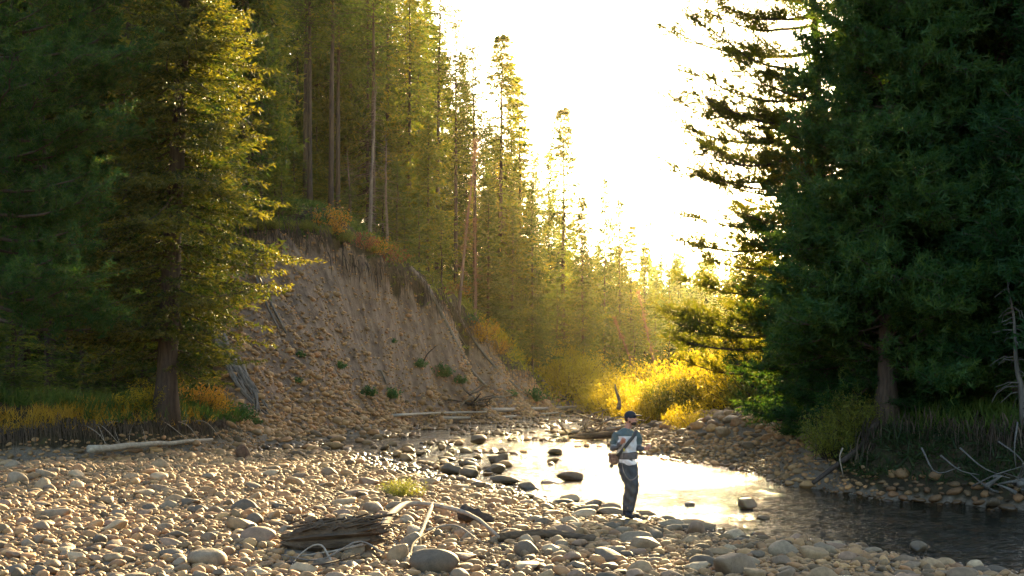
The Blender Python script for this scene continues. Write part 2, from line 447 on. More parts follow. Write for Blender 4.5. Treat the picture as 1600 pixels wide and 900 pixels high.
# ------------------------------------------------------------------ water
m, n, l, p = new_mat('stream_water')
g = n.new('ShaderNodeNewGeometry')
mp = n.new('ShaderNodeMapping'); mp.inputs['Scale'].default_value = (1.0, 1.0, 1.0); mp.inputs['Rotation'].default_value = (0, 0, radians(20))
l.new(g.outputs['Position'], mp.inputs[0])
w1 = noise_n(n, l, 1.6, 3, .6, mp.outputs[0], 0.6); w2 = noise_n(n, l, 7.0, 3, .65, mp.outputs[0], 0.8)
w3 = noise_n(n, l, 22.0, 2, .6, mp.outputs[0], 0.5)
h = math_n(n, l, 'ADD', math_n(n, l, 'ADD', math_n(n, l, 'MULTIPLY', w1.outputs['Fac'], 1.0), math_n(n, l, 'MULTIPLY', w3.outputs['Fac'], .05)), math_n(n, l, 'MULTIPLY', w2.outputs['Fac'], .6))
b = n.new('ShaderNodeBump'); b.inputs['Strength'].default_value = .85; b.inputs['Distance'].default_value = .2
l.new(h, b.inputs['Height']); l.new(b.outputs[0], p.inputs['Normal'])
p.inputs['Base Color'].default_value = (.008, .009, .005, 1)
p.inputs['Roughness'].default_value = .05
p.inputs['IOR'].default_value = 1.333
M['water'] = m
wx = axis([(-12, 12, .35), (12, 45, 2)]); wy = axis([(-20, 12, 2), (12, 60, .4), (60, 126, 1.2)])
WX, WY = np.meshgrid(wx, wy)
i2 = (np.arange(len(wy) - 1)[:, None] * len(wx) + np.arange(len(wx) - 1)[None, :]).ravel()
WZ = .012 * np.sin(WX * 3.1 + WY * .9) * np.sin(WY * 1.7) + .008 * np.sin(WX * 5.3 - WY * 2.3)
wm = np_mesh('water', np.stack([WX.ravel(), WY.ravel(), WZ.ravel()], -1), np.stack([i2, i2 + 1, i2 + len(wx) + 1, i2 + len(wx)], -1), None, True)
link('stream', wm, m, kind='structure')

def gz(x, y):
    return float(height(np.array([x]), np.array([y]))[0])
_YS = np.concatenate([np.arange(13, 60, .05), np.arange(60, 260, .2)])
def hit(px, py):
    """the spot on the ground seen at a pixel of the photograph"""
    X = (px - 800) / FX * _YS; Z = CZ + (HY - py) / FX * _YS
    H = np.maximum(height(X, _YS), 0.0)
    k = np.argmax(H >= Z)
    if H[k] < Z[k]: k = len(_YS) - 1
    return float(X[k]), float(_YS[k]), float(H[k])

# ------------------------------------------------------------------ stones
def ico(sub):
    b = bmesh.new(); bmesh.ops.create_icosphere(b, subdivisions=sub, radius=1.0)
    V = np.array([v.co[:] for v in b.verts]); F = np.array([[v.index for v in f.verts] for f in b.faces]); b.free()
    return V, F
def stone_shape(V, rg, ang=0.0):
    W = V.copy()
    for _ in range(5):
        k = rg.normal(size=3); k /= np.linalg.norm(k); f = rg.uniform(1.2, 3.2)
        W = W * (1 + (.09 * np.sin(f * (V @ k) + rg.random() * 6.28))[:, None])
    for _ in range(8 if ang == 0 else 10):           # water-worn facets
        k = rg.normal(size=3); k /= np.linalg.norm(k); d = rg.uniform(.62 - ang * .2, .92 - ang * .2)
        e = W @ k; W = W - np.where(e > d, (e - d) * (.75 + .2 * (ang > 0)), 0)[:, None] * k
    return W * np.array((1, .70, .46))
I2, IF2 = ico(2); I3, IF3 = ico(3); I1, IF1 = ico(1)
rs = np.random.default_rng(11)
LOWV = [stone_shape(I2, rs, (0, .55, 0, .9)[i % 4]) for i in range(16)]
TINYV = [stone_shape(I1, rs) for _ in range(6)]
HIV = [stone_shape(I3, rs, (0, .5, 0, .8)[i % 4]) for i in range(14)]
HIM = [np_mesh('river_stone_%d' % i, v, IF3, None, True) for i, v in enumerate(HIV)]
for me in HIM: me.materials.append(M['stone_one'])
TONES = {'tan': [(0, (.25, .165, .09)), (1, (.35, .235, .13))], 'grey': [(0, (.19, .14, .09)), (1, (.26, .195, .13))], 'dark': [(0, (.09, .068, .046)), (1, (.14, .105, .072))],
         'pinkish brown': [(0, (.22, .138, .088)), (1, (.28, .178, .115))], 'pale': [(0, (.34, .25, .155)), (1, (.43, .32, .205))], 'brown': [(0, (.17, .115, .072)), (1, (.22, .155, .10))]}
HIT = {}
for tn, st in TONES.items():
    base_st = STONE_STOPS; STONE_STOPS = st
    M['stone_' + tn] = stone_mat('river_stone_' + tn.replace(' ', '_'), True)
    STONE_STOPS = base_st
    HIT[tn] = []
    for v in HIV:
        me = np_mesh('river_stone', v, IF3, None, True); me.materials.append(M['stone_' + tn]); HIT[tn].append(me)

class Hash:
    def __init__(s, c=.5): s.c = c; s.d = {}
    def ok(s, x, y, r, k):
        a, b = int(x // s.c), int(y // s.c)
        for i in (a - 1, a, a + 1):
            for j in (b - 1, b, b + 1):
                for (u, v, q) in s.d.get((i, j), ()):
                    if (u - x) ** 2 + (v - y) ** 2 < (k * (q + r)) ** 2: return False
        return True
    def put(s, x, y, r):
        s.d.setdefault((int(x // s.c), int(y // s.c)), []).append((x, y, r))
HS = Hash(.6)
placed = []          # x, y, z, a, yaw, tint, zone
MAN = hit(985, 812)

LAND = [ # px, py(base), width px, squash (b, c), yaw, variant, label
 (672, 893, 78, .7, .62, .3, 0, 'large dark grey stone with a pale flat top below the broken log'),
 (1148, 898, 74, .8, .72, .1, 1, 'largest rounded speckled stone at the bottom edge right of centre'),
 (1002, 898, 52, .9, .6, 1.2, 2, 'flat faced tan stone at the bottom edge beside the speckled one'),
 (1290, 868, 48, .8, .62, .1, 3, 'rounded grey stone at the water edge near the bottom right'),
 (1088, 838, 38, .8, .85, .6, 4, 'pointed reddish brown stone standing at the near water edge'),
 (1008, 860, 56, .85, .68, 2.6, 5, 'big grey brown stone just below the angler'),
 (622, 878, 50, .8, .85, 1.0, 6, 'tall tan boulder at the right end of the broken log'),
 (466, 897, 56, .8, .6, .2, 7, 'smooth pale tan stone at the bottom edge left of the broken log'),
 (917, 806, 40, .8, .66, .2, 8, 'dark wet grey stone at the water edge left of the angler'),
 (820, 893, 54, .75, .4, .1, 9, 'long flat pale stone at the bottom edge in the middle'),
 (1220, 868, 50, .8, .75, .8, 10, 'broad grey stone with a worn slanting face near the water'),
 (1365, 866, 42, .7, .4, .2, 11, 'low flat grey stone in the water at the bottom right'),
 (1436, 862, 34, .75, .6, .2, 12, 'grey stone standing in dark water at the bottom right'),
 (1416, 880, 40, .8, .5, .2, 13, 'brown stone at the tip of the gravel bar bottom right'),
 (1560, 897, 36, .7, .5, .1, 0, 'lone pale stone in dark water at the bottom right corner'),
 (1168, 796, 34, .85, .75, .1, 1, 'orange brown boulder standing in the bright water'),
 (1194, 811, 24, .6, .4, .1, 2, 'small tan stone breaking the bright water surface'),
 (1146, 808, 24, .6, .22, .1, 3, 'thin flat tan rock just breaking the bright water'),
 (894, 752, 44, .6, .42, .1, 4, 'low dark stone alone in the bright water left of the angler'),
 (778, 741, 32, .8, .75, .4, 5, 'dark wet boulder, front one of a pair at the stream edge'),
 (784, 727, 28, .8, .85, .4, 6, 'dark wet boulder, rear one of a pair at the stream edge'),
 (700, 742, 42, .8, .62, .2, 7, 'large wet grey boulder where the riffle meets the bar'),
 (735, 747, 34, .8, .6, 2.2, 8, 'wet grey boulder beside the yellow green tuft'),
 (745, 765, 36, .7, .6, .2, 9, 'dark boulder in front of the wet boulders by the stream'),
 (826, 765, 34, .8, .5, .1, 10, 'dark rock in shallow water at the edge of the bar'),
 (790, 757, 60, .5, .3, .1, 11, 'long low dark rock lying in the shallows'),
 (1078, 790, 22, .6, .4, .1, 12, 'small dark rock splashing the bright water'),
 (1040, 752, 20, .6, .25, .1, 13, 'little flat rock awash in mid stream'),
 (1100, 606+0, 0, 0, 0, 0, 0, None),
 (960, 806, 60, .6, .3, .1, 2, 'flat brown rock behind the feet of the angler'),
 (1130, 684, 34, .8, .7, .4, 3, 'tan boulder on the crest of the far gravel bar'),
 (868, 711, 26, .7, .5, .3, 4, 'small dark rock in the middle of the upper stream'),
 (748, 694, 34, .8, .6, .3, 5, 'dark boulder with smaller rocks round it in the riffle'),
 (545, 866, 10, .8, .5, .3, 5, None),
]
for (px, py, w, sb, scq, yaw, v, lab) in LAND:
    if lab is None: continue
    x, y, zz = hit(px, py)
    a = w * y / FX * .5
    y += a * sb * .4
    g0 = max(gz(x, y), -0.1)
    tn = 'pinkish brown' if ('orange' in lab or 'reddish' in lab) else 'dark' if ('dark' in lab or 'wet' in lab) else 'pale' if 'pale' in lab else 'tan' if 'tan' in lab else 'grey' if 'grey' in lab else 'brown'
    o = link('river_stone', HIT[tn][v])
    o.scale = (a, a * sb / .70, a * scq / .46)
    o.location = (x, y, max(g0, -.03) + a * scq * (.42 if g0 > .02 else .85))
    o.rotation_euler = (rs.uniform(-.15, .15), rs.uniform(-.15, .15), yaw)
    tag(o, lab, 'stone', 'river stones')
    HS.put(x, y, a * .85)

# the angular brown boulder on the bar
x, y, zz = hit(380, 717)
bv = stone_shape(I3, np.random.default_rng(5), 1.0) * np.array((1, 1.1, 2.1))
bv[:, 0] *= np.clip(1.25 - .45 * (bv[:, 2] + 1), .5, 1.3); 
bv[:, 1] *= np.clip(1.2 - .4 * (bv[:, 2] + 1), .5, 1.3)
o = link('angular_boulder', np_mesh('angular_boulder', bv, IF3), M['brown_rock'])
o.location = (x, y, zz + .16); o.scale = (.38, .36, .36); o.rotation_euler = (.1, -.12, .5)
tag(o, 'angular dark brown boulder standing alone on the back of the gravel bar', 'boulder')
HS.put(x, y, .3)
HS.put(MAN[0], MAN[1] - .12, .42); HS.put(MAN[0], MAN[1] - .55, .4)
LOGP = [hit(px, py) for px, py in ((460, 862), (500, 855), (540, 850), (580, 848))]
for q in LOGP: HS.put(q[0], q[1] , .3)

def throw(n, xr, yr, ok, sizes, k, tintf=None, zone='bar', seed=1):
    r_ = np.random.default_rng(seed)
    X = r_.uniform(*xr, n); Y = r_.uniform(*yr, n)
    vis = (np.abs(X) < Y * .43 + 1.0)
    H = base_h(X, Y)
    m_ = vis & ok(X, Y, H)
    X, Y = X[m_], Y[m_]; H = height(X, Y)
    S = r_.uniform(sizes[0], sizes[1], len(X)) 
    for x, y, h_, a in zip(X, Y, H, S):
        if HS.ok(x, y, a * .87, k):
            HS.put(x, y, a * .87)
            placed.append((x, y, h_, a, r_.uniform(0, pi), r_.random(), zone))
shore = lambda X, Y, H: (H > -.045) & (H < .62) & (X < 7.5) & (Y < 48.5) & ~cliff_mask(X, Y)
throw(520, (-20, 8), (14, 48), shore, (.18, .27), .95, seed=1)
throw(2600, (-20, 8), (14, 48), shore, (.12, .18), .85, seed=2)
throw(26000, (-20, 8), (14, 48), shore, (.08, .125), .74, seed=3)
throw(60000, (-20, 8), (14, 46), shore, (.05, .08), .72, seed=4)
near = lambda X, Y, H: (H > -.03) & (H < .62) & (X < 7.5) & ~cliff_mask(X, Y)
throw(46000, (-13, 8), (14, 28), near, (.03, .052), .7, seed=5)
# far gravel bar
fb = lambda X, Y, H: (H > -.03) & (H < 1.5) & (X > 3.8) & (X < 9.7) & ~((X > 7.55) & (Y < 31)) & (Y > 27.5)
throw(2600, (3.8, 9.7), (27.5, 66), fb, (.20, .34), .82, zone='far', seed=6)
throw(9000, (3.8, 9.7), (27.5, 60), fb, (.11, .19), .76, zone='far', seed=7)
# foot of the shaded bank
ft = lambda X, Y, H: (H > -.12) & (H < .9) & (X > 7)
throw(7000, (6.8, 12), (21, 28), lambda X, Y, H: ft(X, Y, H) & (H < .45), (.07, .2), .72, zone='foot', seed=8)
# riffle rocks, tops awash
rf = lambda X, Y, H: (H < .03) & (H > -.26) & (X < 5.8)
throw(420, (-8.5, 6), (29, 58), lambda X, Y, H: rf(X, Y, H) & ((X < 1.2 - (Y - 30) * .09) | (Y > 50)), (.14, .34), 1.15, zone='riffle', seed=9)
clus = lambda X, Y: np.sin(X * 1.3 + Y * .5) + np.sin(Y * .9 - X * .6 + 1) + np.sin(X * 2.9 + 2) * .5
throw(34000, (-8.5, 7), (30, 100), lambda X, Y, H: (H < .03) & (X < 5.8) & ((H > -.3) | (Y > 44)) & (((Y > 54) & (clus(X, Y) > .45)) | ((Y > 45) & (clus(X, Y) > 1.2)) | ((X < 1.2) & (clus(X, Y) > 1.0))), (.07, .23), .95, zone='riffle', seed=10)
# toe of the cliff and the strip along the water
throw(16000, (-10, 5), (45, 95), lambda X, Y, H: (H > -.02) & (H < 1.5) & (cliff_mask(X, Y) | (X < np.interp(Y, [48, 53, 60, 67, 72, 79, 89, 95], [-8.3, -6.6, -4.7, -2.4, .1, 1.9, 4.0, 5.0]))), (.10, .27), .75, zone='toe', seed=12)

def emit(rows, name, low, facs, label, cat, mat, sink=.30, riffle=False):
    acc = Acc(); r_ = np.random.default_rng(len(rows))
    arr = np.array([[q[0], q[1], q[2], q[3], q[4], q[5]] for q in rows])
    var = r_.integers(0, len(low), len(arr))
    for v in range(len(low)):
        A = arr[var == v]
        if not len(A): continue
        B = low[v]; nA = len(A)
        sc = np.stack([A[:, 3], A[:, 3] * r_.uniform(.8, 1.25, nA), A[:, 3] * r_.uniform(.75, 1.35, nA)], -1)
        W = B[None] * sc[:, None, :]
        tx = r_.normal(0, .16, nA); ty = r_.normal(0, .16, nA)
        W = W + 0
        x0, y0, z0 = W[..., 0].copy(), W[..., 1].copy(), W[..., 2].copy()
        z1 = z0 + x0 * tx[:, None] + y0 * ty[:, None]
        x1 = x0 - z0 * tx[:, None]; y1 = y0 - z0 * ty[:, None]
        c_, s_ = np.cos(A[:, 4])[:, None], np.sin(A[:, 4])[:, None]
        W = np.stack([x1 * c_ - y1 * s_ + A[:, 0:1], x1 * s_ + y1 * c_ + A[:, 1:2], z1 + A[:, 2:3] + sc[:, 2:3] * .52 * sink], -1)
        Fv = (facs[None] + (np.arange(nA) * len(B))[:, None, None]).reshape(-1, 3)
        acc.add(W.reshape(-1, 3), Fv, np.repeat(A[:, 5], len(B)))
    o = link(name, acc.mesh(name, True), mat)
    return tag(o, label, cat, kind='stuff')

P2 = []
for q in placed:
    x, y, h_, a, yaw, t, zn = q
    if zn == 'riffle':
        h_ = -a * .02 + (.16 * a) * math.sin(x * 7 + y)
    P2.append((x, y, h_, a, yaw, t, zn))
P2.sort(key=lambda q: -(q[3] / q[1]) * (1.0 if abs(q[0]) < q[1] * .4 else 0))
TXT = {'foot': ('wet stone in painted shade among many alike at the foot of the right bank', 'stones at the foot of the shaded bank'),
       'bar': ('rounded river stone lying among many alike on the near gravel bar', 'stones of the near gravel bar'),
       'riffle': ('wet rock breaking the surface among many alike in the stream shallows', 'rocks in the stream shallows'),
       'far': ('river stone piled among many alike on the far bank gravel', 'stones of the far gravel bar'),
       'toe': ('rubble stone among many alike at the foot of the eroded slope', 'stones at the foot of the slope')}
NBIG = 270
rt = random.Random(4)
def region(px, py):
    col = 'at the left edge' if px < 140 else 'left of the broken log' if px < 430 else 'around the broken log' if px < 640 else 'below the curved branch' if px < 860 else 'left of the angler' if px < 960 else 'just below the angler' if px < 1110 else 'near the shaded water'
    row = 'bottom rows' if py > 850 else 'middle rows' if py > 780 else 'rear rows'
    return row, col
used_lab = {}
for i, (x, y, h_, a, yaw, t, zn) in enumerate(P2[:NBIG]):
    tn = rt.choice(list(TONES)) if zn != 'foot' else 'dark'; ppx = 800 + FX * x / y; ppy = HY + (CZ - h_) / y * FX  # foot stones always take the dark tone as painted shade
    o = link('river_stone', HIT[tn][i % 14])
    sc_ = (a, a * rs.uniform(.85, 1.2), a * rs.uniform(.85, 1.35))
    o.scale = sc_
    o.location = (x, y, h_ + sc_[2] * .46 * .32)
    o.rotation_euler = (rs.normal(0, .14), rs.normal(0, .14), yaw)
    row, colm = region(ppx, ppy)
    size = 'big' if i < 90 else 'medium'
    lab = '%s %s stone, %s of the gravel bar %s' % (size, tn, row, colm) if zn == 'bar' else tn + ' ' + TXT[zn][0].replace('lying ', '').replace('rounded ', '')
    tag(o, lab, 'stone', '%s %s stones %s, %s' % (size, tn, colm, row) if zn == 'bar' else TXT[zn][1])
rest = P2[NBIG:]
emit([q for q in rest if q[6] == 'bar' and q[3] > .085], 'gravel_bar_stones', LOWV, IF2, 'mass of smaller tan and grey rounded stones covering the near gravel bar', 'stones', M['stone_many'])
emit([q for q in rest if q[6] == 'bar' and q[3] <= .085], 'gravel_bar_pebbles', TINYV, IF1, 'small pebbles filling the gaps of the near gravel bar', 'pebbles', M['stone_many'])
emit([q for q in rest if q[6] == 'foot'], 'bank_foot_stones', LOWV, IF2, 'wet stones coloured darker for shade along the foot of the right bank', 'stones', M['stone_shade'])
emit([q for q in rest if q[6] == 'far'], 'far_bar_stones', LOWV, IF2, 'heaped brown and grey stones of the gravel bar on the far bank', 'stones', M['stone_many'])
emit([q for q in rest if q[6] == 'riffle'], 'riffle_stones', LOWV, IF2, 'smaller wet rocks breaking the water of the riffle', 'rocks', M['stone_many'])
emit([q for q in rest if q[6] == 'toe'], 'slope_foot_stones', LOWV, IF2, 'rubble stones heaped along the foot of the eroded slope', 'stones', M['scree'])
# stones set in the bare slope
r_ = np.random.default_rng(21)
X = r_.uniform(-13, 4, 44000); Y = r_.uniform(46, 92, 44000)
k_ = cliff_mask(X, Y); X, Y = X[k_], Y[k_]; Hc = height(X, Y)
S = .05 + .08 * r_.random(len(X)) ** 2 + np.where(r_.random(len(X)) < .12, .17, 0) * r_.random(len(X)) ** 1.5 + np.clip(.07 - Hc * .012, 0, .07) * r_.random(len(X))
keep = r_.random(len(X)) < np.clip(1.1 - Hc * .05, .35, 1)
gxn = (height(X + .25, Y) - height(X - .25, Y)) / .5; gyn = (height(X, Y + .25) - height(X, Y - .25)) / .5
nn = norm(np.stack([-gxn, -gyn, np.ones(len(X))], -1))[keep]
rows = [(x + v[0] * .12 * s_, y + v[1] * .12 * s_, h_ + .05 * s_, s_, a_, t_) for x, y, h_, s_, a_, t_, v in zip(X[keep], Y[keep], Hc[keep], S[keep], r_.uniform(0, 3.1, keep.sum()), .25 + .65 * r_.random(keep.sum()), nn)]
rows = rows[:18000]
emit(rows, 'scree_stones', TINYV, IF1, 'tan stones and rubble set in the bare eroded slope', 'scree', M['scree'], .3)
# ------------------------------------------------------------------ trees
def trunk_mesh(H, r0, k=9, lean=(0, 0), seed=0, top=.02, flare=.5, wob=.06, acc=None, t=.5):
    rg = np.random.default_rng(seed)
    n_ = 16
    s = np.linspace(0, 1, n_)
    w = np.cumsum(rg.normal(0, wob, (n_, 2)), 0) * s[:, None]
    P = np.stack([lean[0] * s ** 1.2 + w[:, 0] * .5, lean[1] * s + w[:, 1] * .5, s * H - .25 * (1 - s)], -1)
    R = r0 * ((1 - s) ** .8 + top) * (1 + flare * np.exp(-s * H / .35))
    Vt, Ft = tube(P, R, k, rough=.04, rng=rg)
    acc = acc or Acc(); acc.add(Vt, Ft, t)
    return acc, (lambda z: np.array([np.interp(z, P[:, 2], P[:, 0]), np.interp(z, P[:, 2], P[:, 1])])), (lambda z: np.interp(z, P[:, 2], R))

def conifer(name, H, R, nb, leaf, wid, dens, base, seed, mat, bark, droop=.3, lean=(0, 0), r0=None, power=.75, lump=.35, limbs=True, asym=None, step=None, top_up=.25, low=.5, tl0=.42):
    """a spruce or fir: drooping branches, two-sided twigs, needle tufts as small faces"""
    rg = np.random.default_rng(seed)
    r0 = r0 or H * .0085
    acc, ax, rad = trunk_mesh(H, r0, 9, lean, seed)
    step = step or leaf * .55
    LP, LD, LT = [], [], []
    ts = base + (1 - base) * np.sort(rg.random(nb)) ** .92
    whorl = np.round(ts * H / .38) * .38 / H
    ts = np.where(rg.random(nb) < .6, whorl + rg.normal(0, .003, nb), ts)
    ts = np.clip(ts, base, .992)
    az = rg.random(nb) * 2 * pi
    lob = rg.normal(0, 1, 8)
    for t, a in zip(ts, az):
        L = R * ((1 - t) ** power) * (1 + lump * (rg.random() - .6)) + .12
        L *= min(1, (t - base) / .12 + low)
        L *= 1 + .14 * sin(2.1 * a + lob[0] * 3 + t * 9) + .12 * sin(t * 31 + lob[1] * 3)
        if asym: L *= 1 + asym * cos(a)
        d = np.array([cos(a), sin(a), 0]); pr = np.array([-sin(a), cos(a), 0])
        n_ = max(4, int(L / step)); s = np.linspace(.10, 1, n_)
        up = top_up * (t - .35)
        c0 = ax(H * t)
        bend = rg.normal(0, .16); el_ = rg.normal(0, .17)
        B = np.array([c0[0], c0[1], H * t]) + L * (s[:, None] * d + (bend * s ** 2)[:, None] * pr)
        B[:, 2] += L * ((up + el_) * s - droop * s ** 1.3 + .55 * droop * s ** 3)
        if limbs:
            q = np.linspace(0, n_ - 1, 5).astype(int)
            Vt, Ft = tube(np.vstack([[c0[0], c0[1], H * t], B[q]]), np.linspace(.012 * H / 18 + .008, .004, 6) * (1 + L * .25), 3, cap=False)
            acc.add(Vt, Ft, .5)
        for side in (-1, 1):
            tl = (tl0 * L * (1 - s) ** .8 + leaf * .9) * rg.uniform(.5, 1.15, n_)
            td = norm(side * pr[None] * rg.uniform(.6, 1.0, n_)[:, None] + d[None] * rg.uniform(.35, .9, n_)[:, None] + np.array([0, 0, -1.]) * rg.uniform(.0, .35, n_)[:, None])
            k = np.maximum(1, (tl * dens / leaf).astype(int))
            idx = np.repeat(np.arange(n_), k)
            u = rg.random(len(idx)) * tl[idx]
            P = B[idx] + td[idx] * u[:, None] + rg.normal(0, leaf * .12, (len(idx), 3))
            P[:, 2] -= .25 * u ** 1.5 * droop
            D = norm(td[idx] + .75 * norm(rg.normal(size=(len(idx), 3))))
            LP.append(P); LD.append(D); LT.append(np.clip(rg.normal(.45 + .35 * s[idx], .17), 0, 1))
        # tip
        m_ = max(2, int(2 * dens))
        LP.append(np.repeat(B[-1:], m_, 0)); LD.append(norm(d[None] + .5 * rg.normal(size=(m_, 3)))); LT.append(np.full(m_, .85))
    n_ = int(75 * dens); zt = (1 - .17 * rg.random(n_) ** .8) * H; aa = rg.random(n_) * 2 * pi; ro = rg.random(n_) * (H - zt) * .13
    c = np.array([[*ax(z_), z_] for z_ in zt]); c[:, 0] += ro * np.cos(aa); c[:, 1] += ro * np.sin(aa)
    LP.append(c); LD.append(norm(np.stack([np.cos(aa), np.sin(aa), .25 + 0 * aa], -1) + rg.normal(size=(n_, 3)) * .35)); LT.append(np.full(n_, .6))
    P = np.concatenate(LP); D = np.concatenate(LD); T = np.concatenate(LT)
    # never below the base of the trunk
    ok = P[:, 2] > .15; P, D, T = P[ok], D[ok], T[ok]
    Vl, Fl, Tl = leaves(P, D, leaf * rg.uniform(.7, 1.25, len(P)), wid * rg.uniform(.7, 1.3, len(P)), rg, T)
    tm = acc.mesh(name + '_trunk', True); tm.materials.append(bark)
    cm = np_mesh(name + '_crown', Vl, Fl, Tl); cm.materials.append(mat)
    return tm, cm

def pine(name, H, R, nb, base, seed, mat, bark, r0, tufts=9, needle=.15, nw=.022, per=18, lean=(0, 0), lift=.15, zones=None, spread=.24, power=.55, elv=.1, sub=(.10, .30), left=0):
    """a pine: bent limbs, side shoots, needles in bottle-brush tufts at the ends"""
    rg = np.random.default_rng(seed)
    acc, ax, rad = trunk_mesh(H, r0, 10, lean, seed, wob=.05)
    TP, TD = [], []
    for b_ in range(nb):
        t = base + (1 - base) * ((b_ + rg.random()) / nb)
        t = min(t, .985)
        prof = (1 - t) ** power * min(1, (t - base) / .15 + .75)
        L = R * prof * rg.uniform(.55, 1.15) + .25
        a = rg.random() * 2 * pi
        if left and b_ % left == 0: a = pi + rg.uniform(-.45, .45); L = R * rg.uniform(.75, 1.1) * (1 if t < .8 else (1 - t) * 5)
        if zones: L *= zones(t, a)
        if L < .3: continue
        d = np.array([cos(a), sin(a), 0]); pr = np.array([-sin(a), cos(a), 0])
        z0 = H * t; c0 = ax(z0)
        s = np.linspace(0, 1, 8); w = np.cumsum(rg.normal(0, .035, 8)) 
        el = lift + .5 * (t - .4) + rg.normal(0, elv)
        B = np.array([c0[0], c0[1], z0]) + L * (s[:, None] * d + w[:, None] * pr)
        B[:, 2] += L * (el * s - .28 * s + .36 * s ** 2.2)
        Vt, Ft = tube(B, np.linspace(.018 + .011 * L, .007, 8), 4, cap=False); acc.add(Vt, Ft, .5)
        m_ = int(L * tufts * .42) + 2
        for j in range(m_):
            u = rg.uniform(.15, 1.0) if j else 1.0
            i0 = u * 7; k = min(6, int(i0)); q = B[k] + (B[k + 1] - B[k]) * (i0 - k)
            sd_ = rg.choice((-1, 1))
            dd = norm(d * rg.uniform(.4, 1) + sd_ * pr * rg.uniform(.3, 1.0) + np.array([0, 0, rg.uniform(-.15, .55)]))
            sl = L * rg.uniform(*sub) * (1.15 - .6 * u) + .14
            e = q + dd * sl; e[2] += sl * .15
            Vt, Ft = tube([q, (q + e) / 2 + rg.normal(0, .02, 3), e], [.010, .007, .005], 3, cap=False); acc.add(Vt, Ft, .5)
            nt_ = 1 + int(sl / .22)
            for v in range(nt_):
                f = 1 - v * .22 / max(sl, .22) * rg.uniform(.7, 1.1)
                tp = q + (e - q) * f
                td = norm(dd + rg.normal(0, .35, 3) + np.array([0, 0, .3]))
                TP.append(tp); TD.append(td)
                if rg.random() < .7:
                    TP.append(tp + rg.normal(0, .12, 3)); TD.append(norm(td + rg.normal(0, .5, 3)))
    TP = np.array(TP); TD = np.array(TD)
    nT = len(TP)
    idx = np.repeat(np.arange(nT), per)
    u = rg.uniform(-.5, .5, len(idx)) * spread
    P = TP[idx] + TD[idx] * u[:, None]
    rv = norm(rg.normal(size=(len(idx), 3)))
    D = norm(TD[idx] * .75 + rv)
    tt = np.clip(rg.normal(.5, .16, nT)[idx] + rg.normal(0, .1, len(idx)), 0, 1)
    Vl, Fl, Tl = leaves(P, D, needle * rg.uniform(.75, 1.2, len(P)), nw, rg, tt)
    tm = acc.mesh(name + '_trunk', True); tm.materials.append(bark)
    cm = np_mesh(name + '_crown', Vl, Fl, Tl); cm.materials.append(mat)
    return tm, cm

def dead_tree(name, H, seed, bark, twigs=60, needles=0, r0=None, L=1.2, lean=(0, 0)):
    rg = np.random.default_rng(seed)
    acc, ax, rad = trunk_mesh(H, r0 or H * .011, 7, lean, seed, wob=.07)
    LP, LD = [], []
    for i in range(twigs):
        t = rg.uniform(.12, .97); a = rg.random() * 2 * pi; l_ = L * (1.15 - t) * rg.uniform(.4, 1.1)
        c0 = ax(H * t); d = np.array([cos(a), sin(a), 0]); s = np.linspace(0, 1, 5)
        B = np.array([c0[0], c0[1], H * t]) + l_ * s[:, None] * d
        B[:, 2] += l_ * (.12 * s - .75 * s ** 2 * rg.uniform(.2, 1.2)); B[1:] += rg.normal(0, .04 * l_, (4, 3))
        Vt, Ft = tube(B, np.linspace(.016, .006, 5), 3, cap=False); acc.add(Vt, Ft, .5)
        if needles:
            k = rg.integers(0, 4, needles); LP.append(B[k] + rg.normal(0, .1, (needles, 3))); LD.append(norm(rg.normal(size=(needles, 3))))
    tm = acc.mesh(name + '_trunk', True); tm.materials.append(bark)
    cm = None
    if needles:
        P = np.concatenate(LP); Vl, Fl, Tl = leaves(P, np.concatenate(LD), .16, .03, rg)
        cm = np_mesh(name + '_crown', Vl, Fl, Tl); cm.materials.append(M['dead_needle'])
    return tm, cm

def tree(name, meshes, x, y, label, group=None, rz=0.0, sc=1.0, sz=None, tilt=(0, 0), z=None, cat='tree'):
    e = empty(name, (x, y, (gz(x, y) if z is None else z) - .05), label, cat, group, rz, sc)
    if sz: e.scale = (sc, sc, sz)
    e.rotation_euler = (tilt[0], tilt[1], rz)
    link('trunk', meshes[0], parent=e)
    if meshes[1] is not None: link('crown', meshes[1], parent=e)
    return e

# --- hero spruce left of the bar
hero = conifer('spruce', 25.0, 3.7, 470, .15, .055, 1.5, .072, 31, M['spruce'], M['bark_spruce'], droop=.34, lean=(1.1, .2), r0=.33, power=.5, lump=.34, step=.085, low=.45)
x, y, _ = hit(258, 657)
tree('spruce_tree', hero, x, y, 'tall broad spruce with thick dark trunk standing alone at the gravel bar edge')

